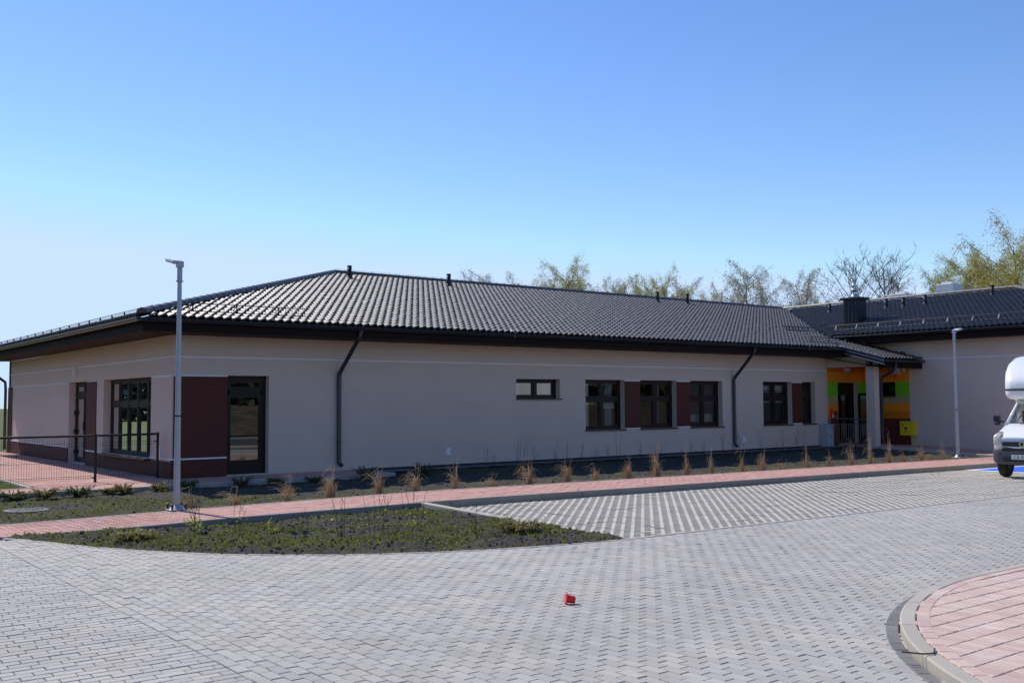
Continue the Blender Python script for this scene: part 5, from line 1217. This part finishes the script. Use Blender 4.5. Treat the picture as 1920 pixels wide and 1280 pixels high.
for sg in (-1, 1):
    mb = MB(); mb.tube([(-1.02, sg*.655, 1.26), (-1.62, sg*.525, 1.87)], [.045, .035], 8); mb.build('windscreen_pillar', 'white', van, smooth=True)
    mb = MB(); mb.add([(-1.12, sg*.70, 1.32), (-2.0, sg*.72, 1.34), (-2.0, sg*.60, 1.82), (-1.68, sg*.57, 1.82)], [(0, 1, 2, 3)]); mb.build('side_window', 'vanglass', van)
    d = MB(); d.box(-2.0, -1.15, sg*.745-.006, sg*.745+.006, .50, 1.30); d = d.build('cab_door', 'white', van); MB().box(-1.95, -1.80, sg*.757-.008, sg*.757+.008, 1.08, 1.11).build('handle', 'bumper', d)
    h = loft([(-.03, .085, .79, .98, 3.2), (-.08, .105, .775, 1.06, 3.4), (-.32, .10, .78, 1.12, 3.4)], 'headlight', 'lens', van); h.location = (-.005, sg*.575, 0)
    m_ = thing('x', 'x', 'x') if False else None
    mir = MB(); mir.box(-1.02, -.92, sg*.86-.075, sg*.86+.075, 1.33, 1.52, .03); mir = mir.build('mirror', 'black', van)
    MB().box(-1.01, -.93, sg*.86-.075, sg*.86+.075, 1.26, 1.32, .02).build('mirror_lower', 'black', mir); MB().tube([(-1.0, sg*.70, 1.35), (-.98, sg*.82, 1.34)], .022, 6).build('mirror_arm', 'black', mir)
    MB().lathe([(.060, 0), (.060, .02), (.045, .022), (.042, .004), (.001, .006)], (-.045, sg*.555, .45), (1, 0, 0), 16).build('fog_lamp_ring', 'black', van); MB().lathe([(.040, 0), (.038, .014), (.001, .020)], (-.042, sg*.555, .45), (1, 0, 0), 14).build('fog_lamp', 'lens', van)
    MB().lathe([(.020, 0), (.001, .002)], (.003, sg*.50, .60), (1, 0, 0), 10).build('tow_hole', 'black', van)
    for wx, hw in ((-.68, .60), (-3.9, .66)):
        w = MB().lathe([(.18, -.105), (.29, -.11), (.325, -.09), (.335, -.05), (.335, .05), (.325, .09), (.29, .11), (.18, .105)], (wx, sg*hw, .335), (0, 1, 0), 28).build('wheel', 'tyre', van)
        MB().lathe([(.18, -.09), (.185, 0), (.18, .09), (.16, .06*sg), (.05, .05*sg), (.001, .05*sg)], (wx, sg*hw, .335), (0, 1, 0), 24).build('rim', 'galv', w)
bump = loft([(.0, .56, .36, .70, 4), (-.03, .66, .34, .76, 5), (-.14, .715, .33, .80, 6), (-.40, .73, .34, .82, 7), (-.5, .73, .38, .80, 7)], 'bumper', 'bumper', van)
MB().box(-.045, .012, -.46, .46, .665, .735, .008).build('lower_grille', 'black', van)
for z in (.41, .45, .49): MB().box(-.02, .012, -.44, .44, z, z+.018).build('intake_slat', 'black', van)
gr = MB().box(-.05, -.012, -.46, .46, .775, .885, .008).build('grille', 'black', van)
for z in (.79, .815, .84, .865): MB().box(-.012, .004, -.44, .44, z, z+.010).build('grille_bar', 'bumper', gr)
MB().add([(.006, -.42, .765), (.006, .42, .765), (.006, .10, .725), (.006, -.10, .725)], [(0, 1, 2, 3)]).build('grille_trim', 'white', gr)
# diamond badge: two nested open lozenges
em = MB()
def loz(a, b, z, x): return [(x, 0, z+b), (x, -a, z), (x, 0, z-b), (x, a, z)]
o_, i_ = loz(.075, .100, .830, .030), loz(.045, .060, .830, .030); ob_, ib_ = loz(.085, .112, .830, .008), loz(.038, .052, .830, .008)
em.add(o_+i_+ob_+ib_, [(k, (k+1) % 4, 4+(k+1) % 4, 4+k) for k in range(4)]+[(8+k, 8+(k+1) % 4, (k+1) % 4, k) for k in range(4)]+[(4+k, 4+(k+1) % 4, 12+(k+1) % 4, 12+k) for k in range(4)]); em.build('badge', 'chrome', gr)
# number plate
pl = MB().box(.012, .020, -.25, .25, .465, .575, .003).build('number_plate', 'offwhite', van)
MB().box(.0195, .0215, .215, .248, .47, .57).build('plate_band', 'plateblue', pl)
fc = bpy.data.curves.new('plate_text', 'FONT'); fc.body = 'CB 896'; fc.size = .105; fc.extrude = .0008; fc.align_x = 'LEFT'; fc.space_character = 1.08
tmp = bpy.data.objects.new('plate_text', fc); COL.objects.link(tmp); dg = bpy.context.evaluated_depsgraph_get(); tme = bpy.data.meshes.new_from_object(tmp.evaluated_get(dg)); bpy.data.objects.remove(tmp)
tme.materials.clear(); tme.materials.append(M['black']); to = link('plate_lettering', tme, pl); to.matrix_local = Matrix(((0, 0, 1, .0212), (1, 0, 0, -.24), (0, 1, 0, .482), (0, 0, 0, 1)))
to.matrix_local = Matrix(((0, 0, 1, .0212), (-1, 0, 0, .205), (0, 1, 0, .482), (0, 0, 0, 1))) @ Matrix.Scale(.82, 4, (1, 0, 0)) if False else Matrix(((0, 0, 1, .0212), (1, 0, 0, -.20), (0, 1, 0, .482), (0, 0, 0, 1)))
# wipers, dashboard, wheel and seats behind the glass
MB().tube([(-.90, .15, 1.30), (-.93, .52, 1.325)], .009, 5).build('wiper', 'black', van); MB().tube([(-.90, -.30, 1.30), (-.93, .08, 1.325)], .009, 5).build('wiper', 'black', van)
MB().box(-1.35, -1.05, -.60, .60, 1.15, 1.29, .03).build('dashboard', 'black', van); MB().box(-1.08, -1.0, .40, .56, 1.30, 1.37).build('windscreen_paper', 'offwhite', van)
MB().lathe([(.17, 0), (.19, .012), (.17, .024)], (-1.42, -.33, 1.38), (.6, 0, .5), 20).build('steering_wheel', 'black', van)
for y in (-.33, .33): s_ = MB(); s_.box(-2.0, -1.85, y-.2, y+.2, .9, 1.65, .05); s_.build('seat', 'black', van)
# overcab nose and living box
loft([(-.61, .40, 2.02, 2.26, 3.5), (-.64, .50, 1.95, 2.36, 4.5), (-.78, .585, 1.905, 2.50, 5.5), (-1.05, .66, 1.89, 2.68, 6.5), (-1.4, .715, 1.89, 2.86, 7), (-1.9, .74, 1.90, 3.0, 8), (-2.15, .75, 1.5, 3.02, 9)], 'overcab', 'white', van)
loft([(-2.15, .76, .50, 3.02, 11), (-5.6, .76, .50, 3.02, 11)], 'living_box', 'white', van)
loft([(-.602, .41, 2.115, 2.175, 6), (-.634, .510, 2.112, 2.178, 6), (-.775, .595, 2.11, 2.18, 6), (-1.05, .669, 2.11, 2.18, 6), (-1.4, .727, 2.11, 2.18, 6), (-2.2, .768, 2.11, 2.18, 6), (-5.5, .768, 2.11, 2.18, 6)], 'dark_stripe', 'bumper', van)
MB().lathe([(.03, 0), (.03, .05), (.001, .06)], (-1.06, .50, 2.74), (0, 0, 1), 10).build('marker_light', 'bumper', van)
MB().box(-.95, -.75, .50, .58, 2.50, 2.56, .02).build('marker_light', 'offwhite', van)
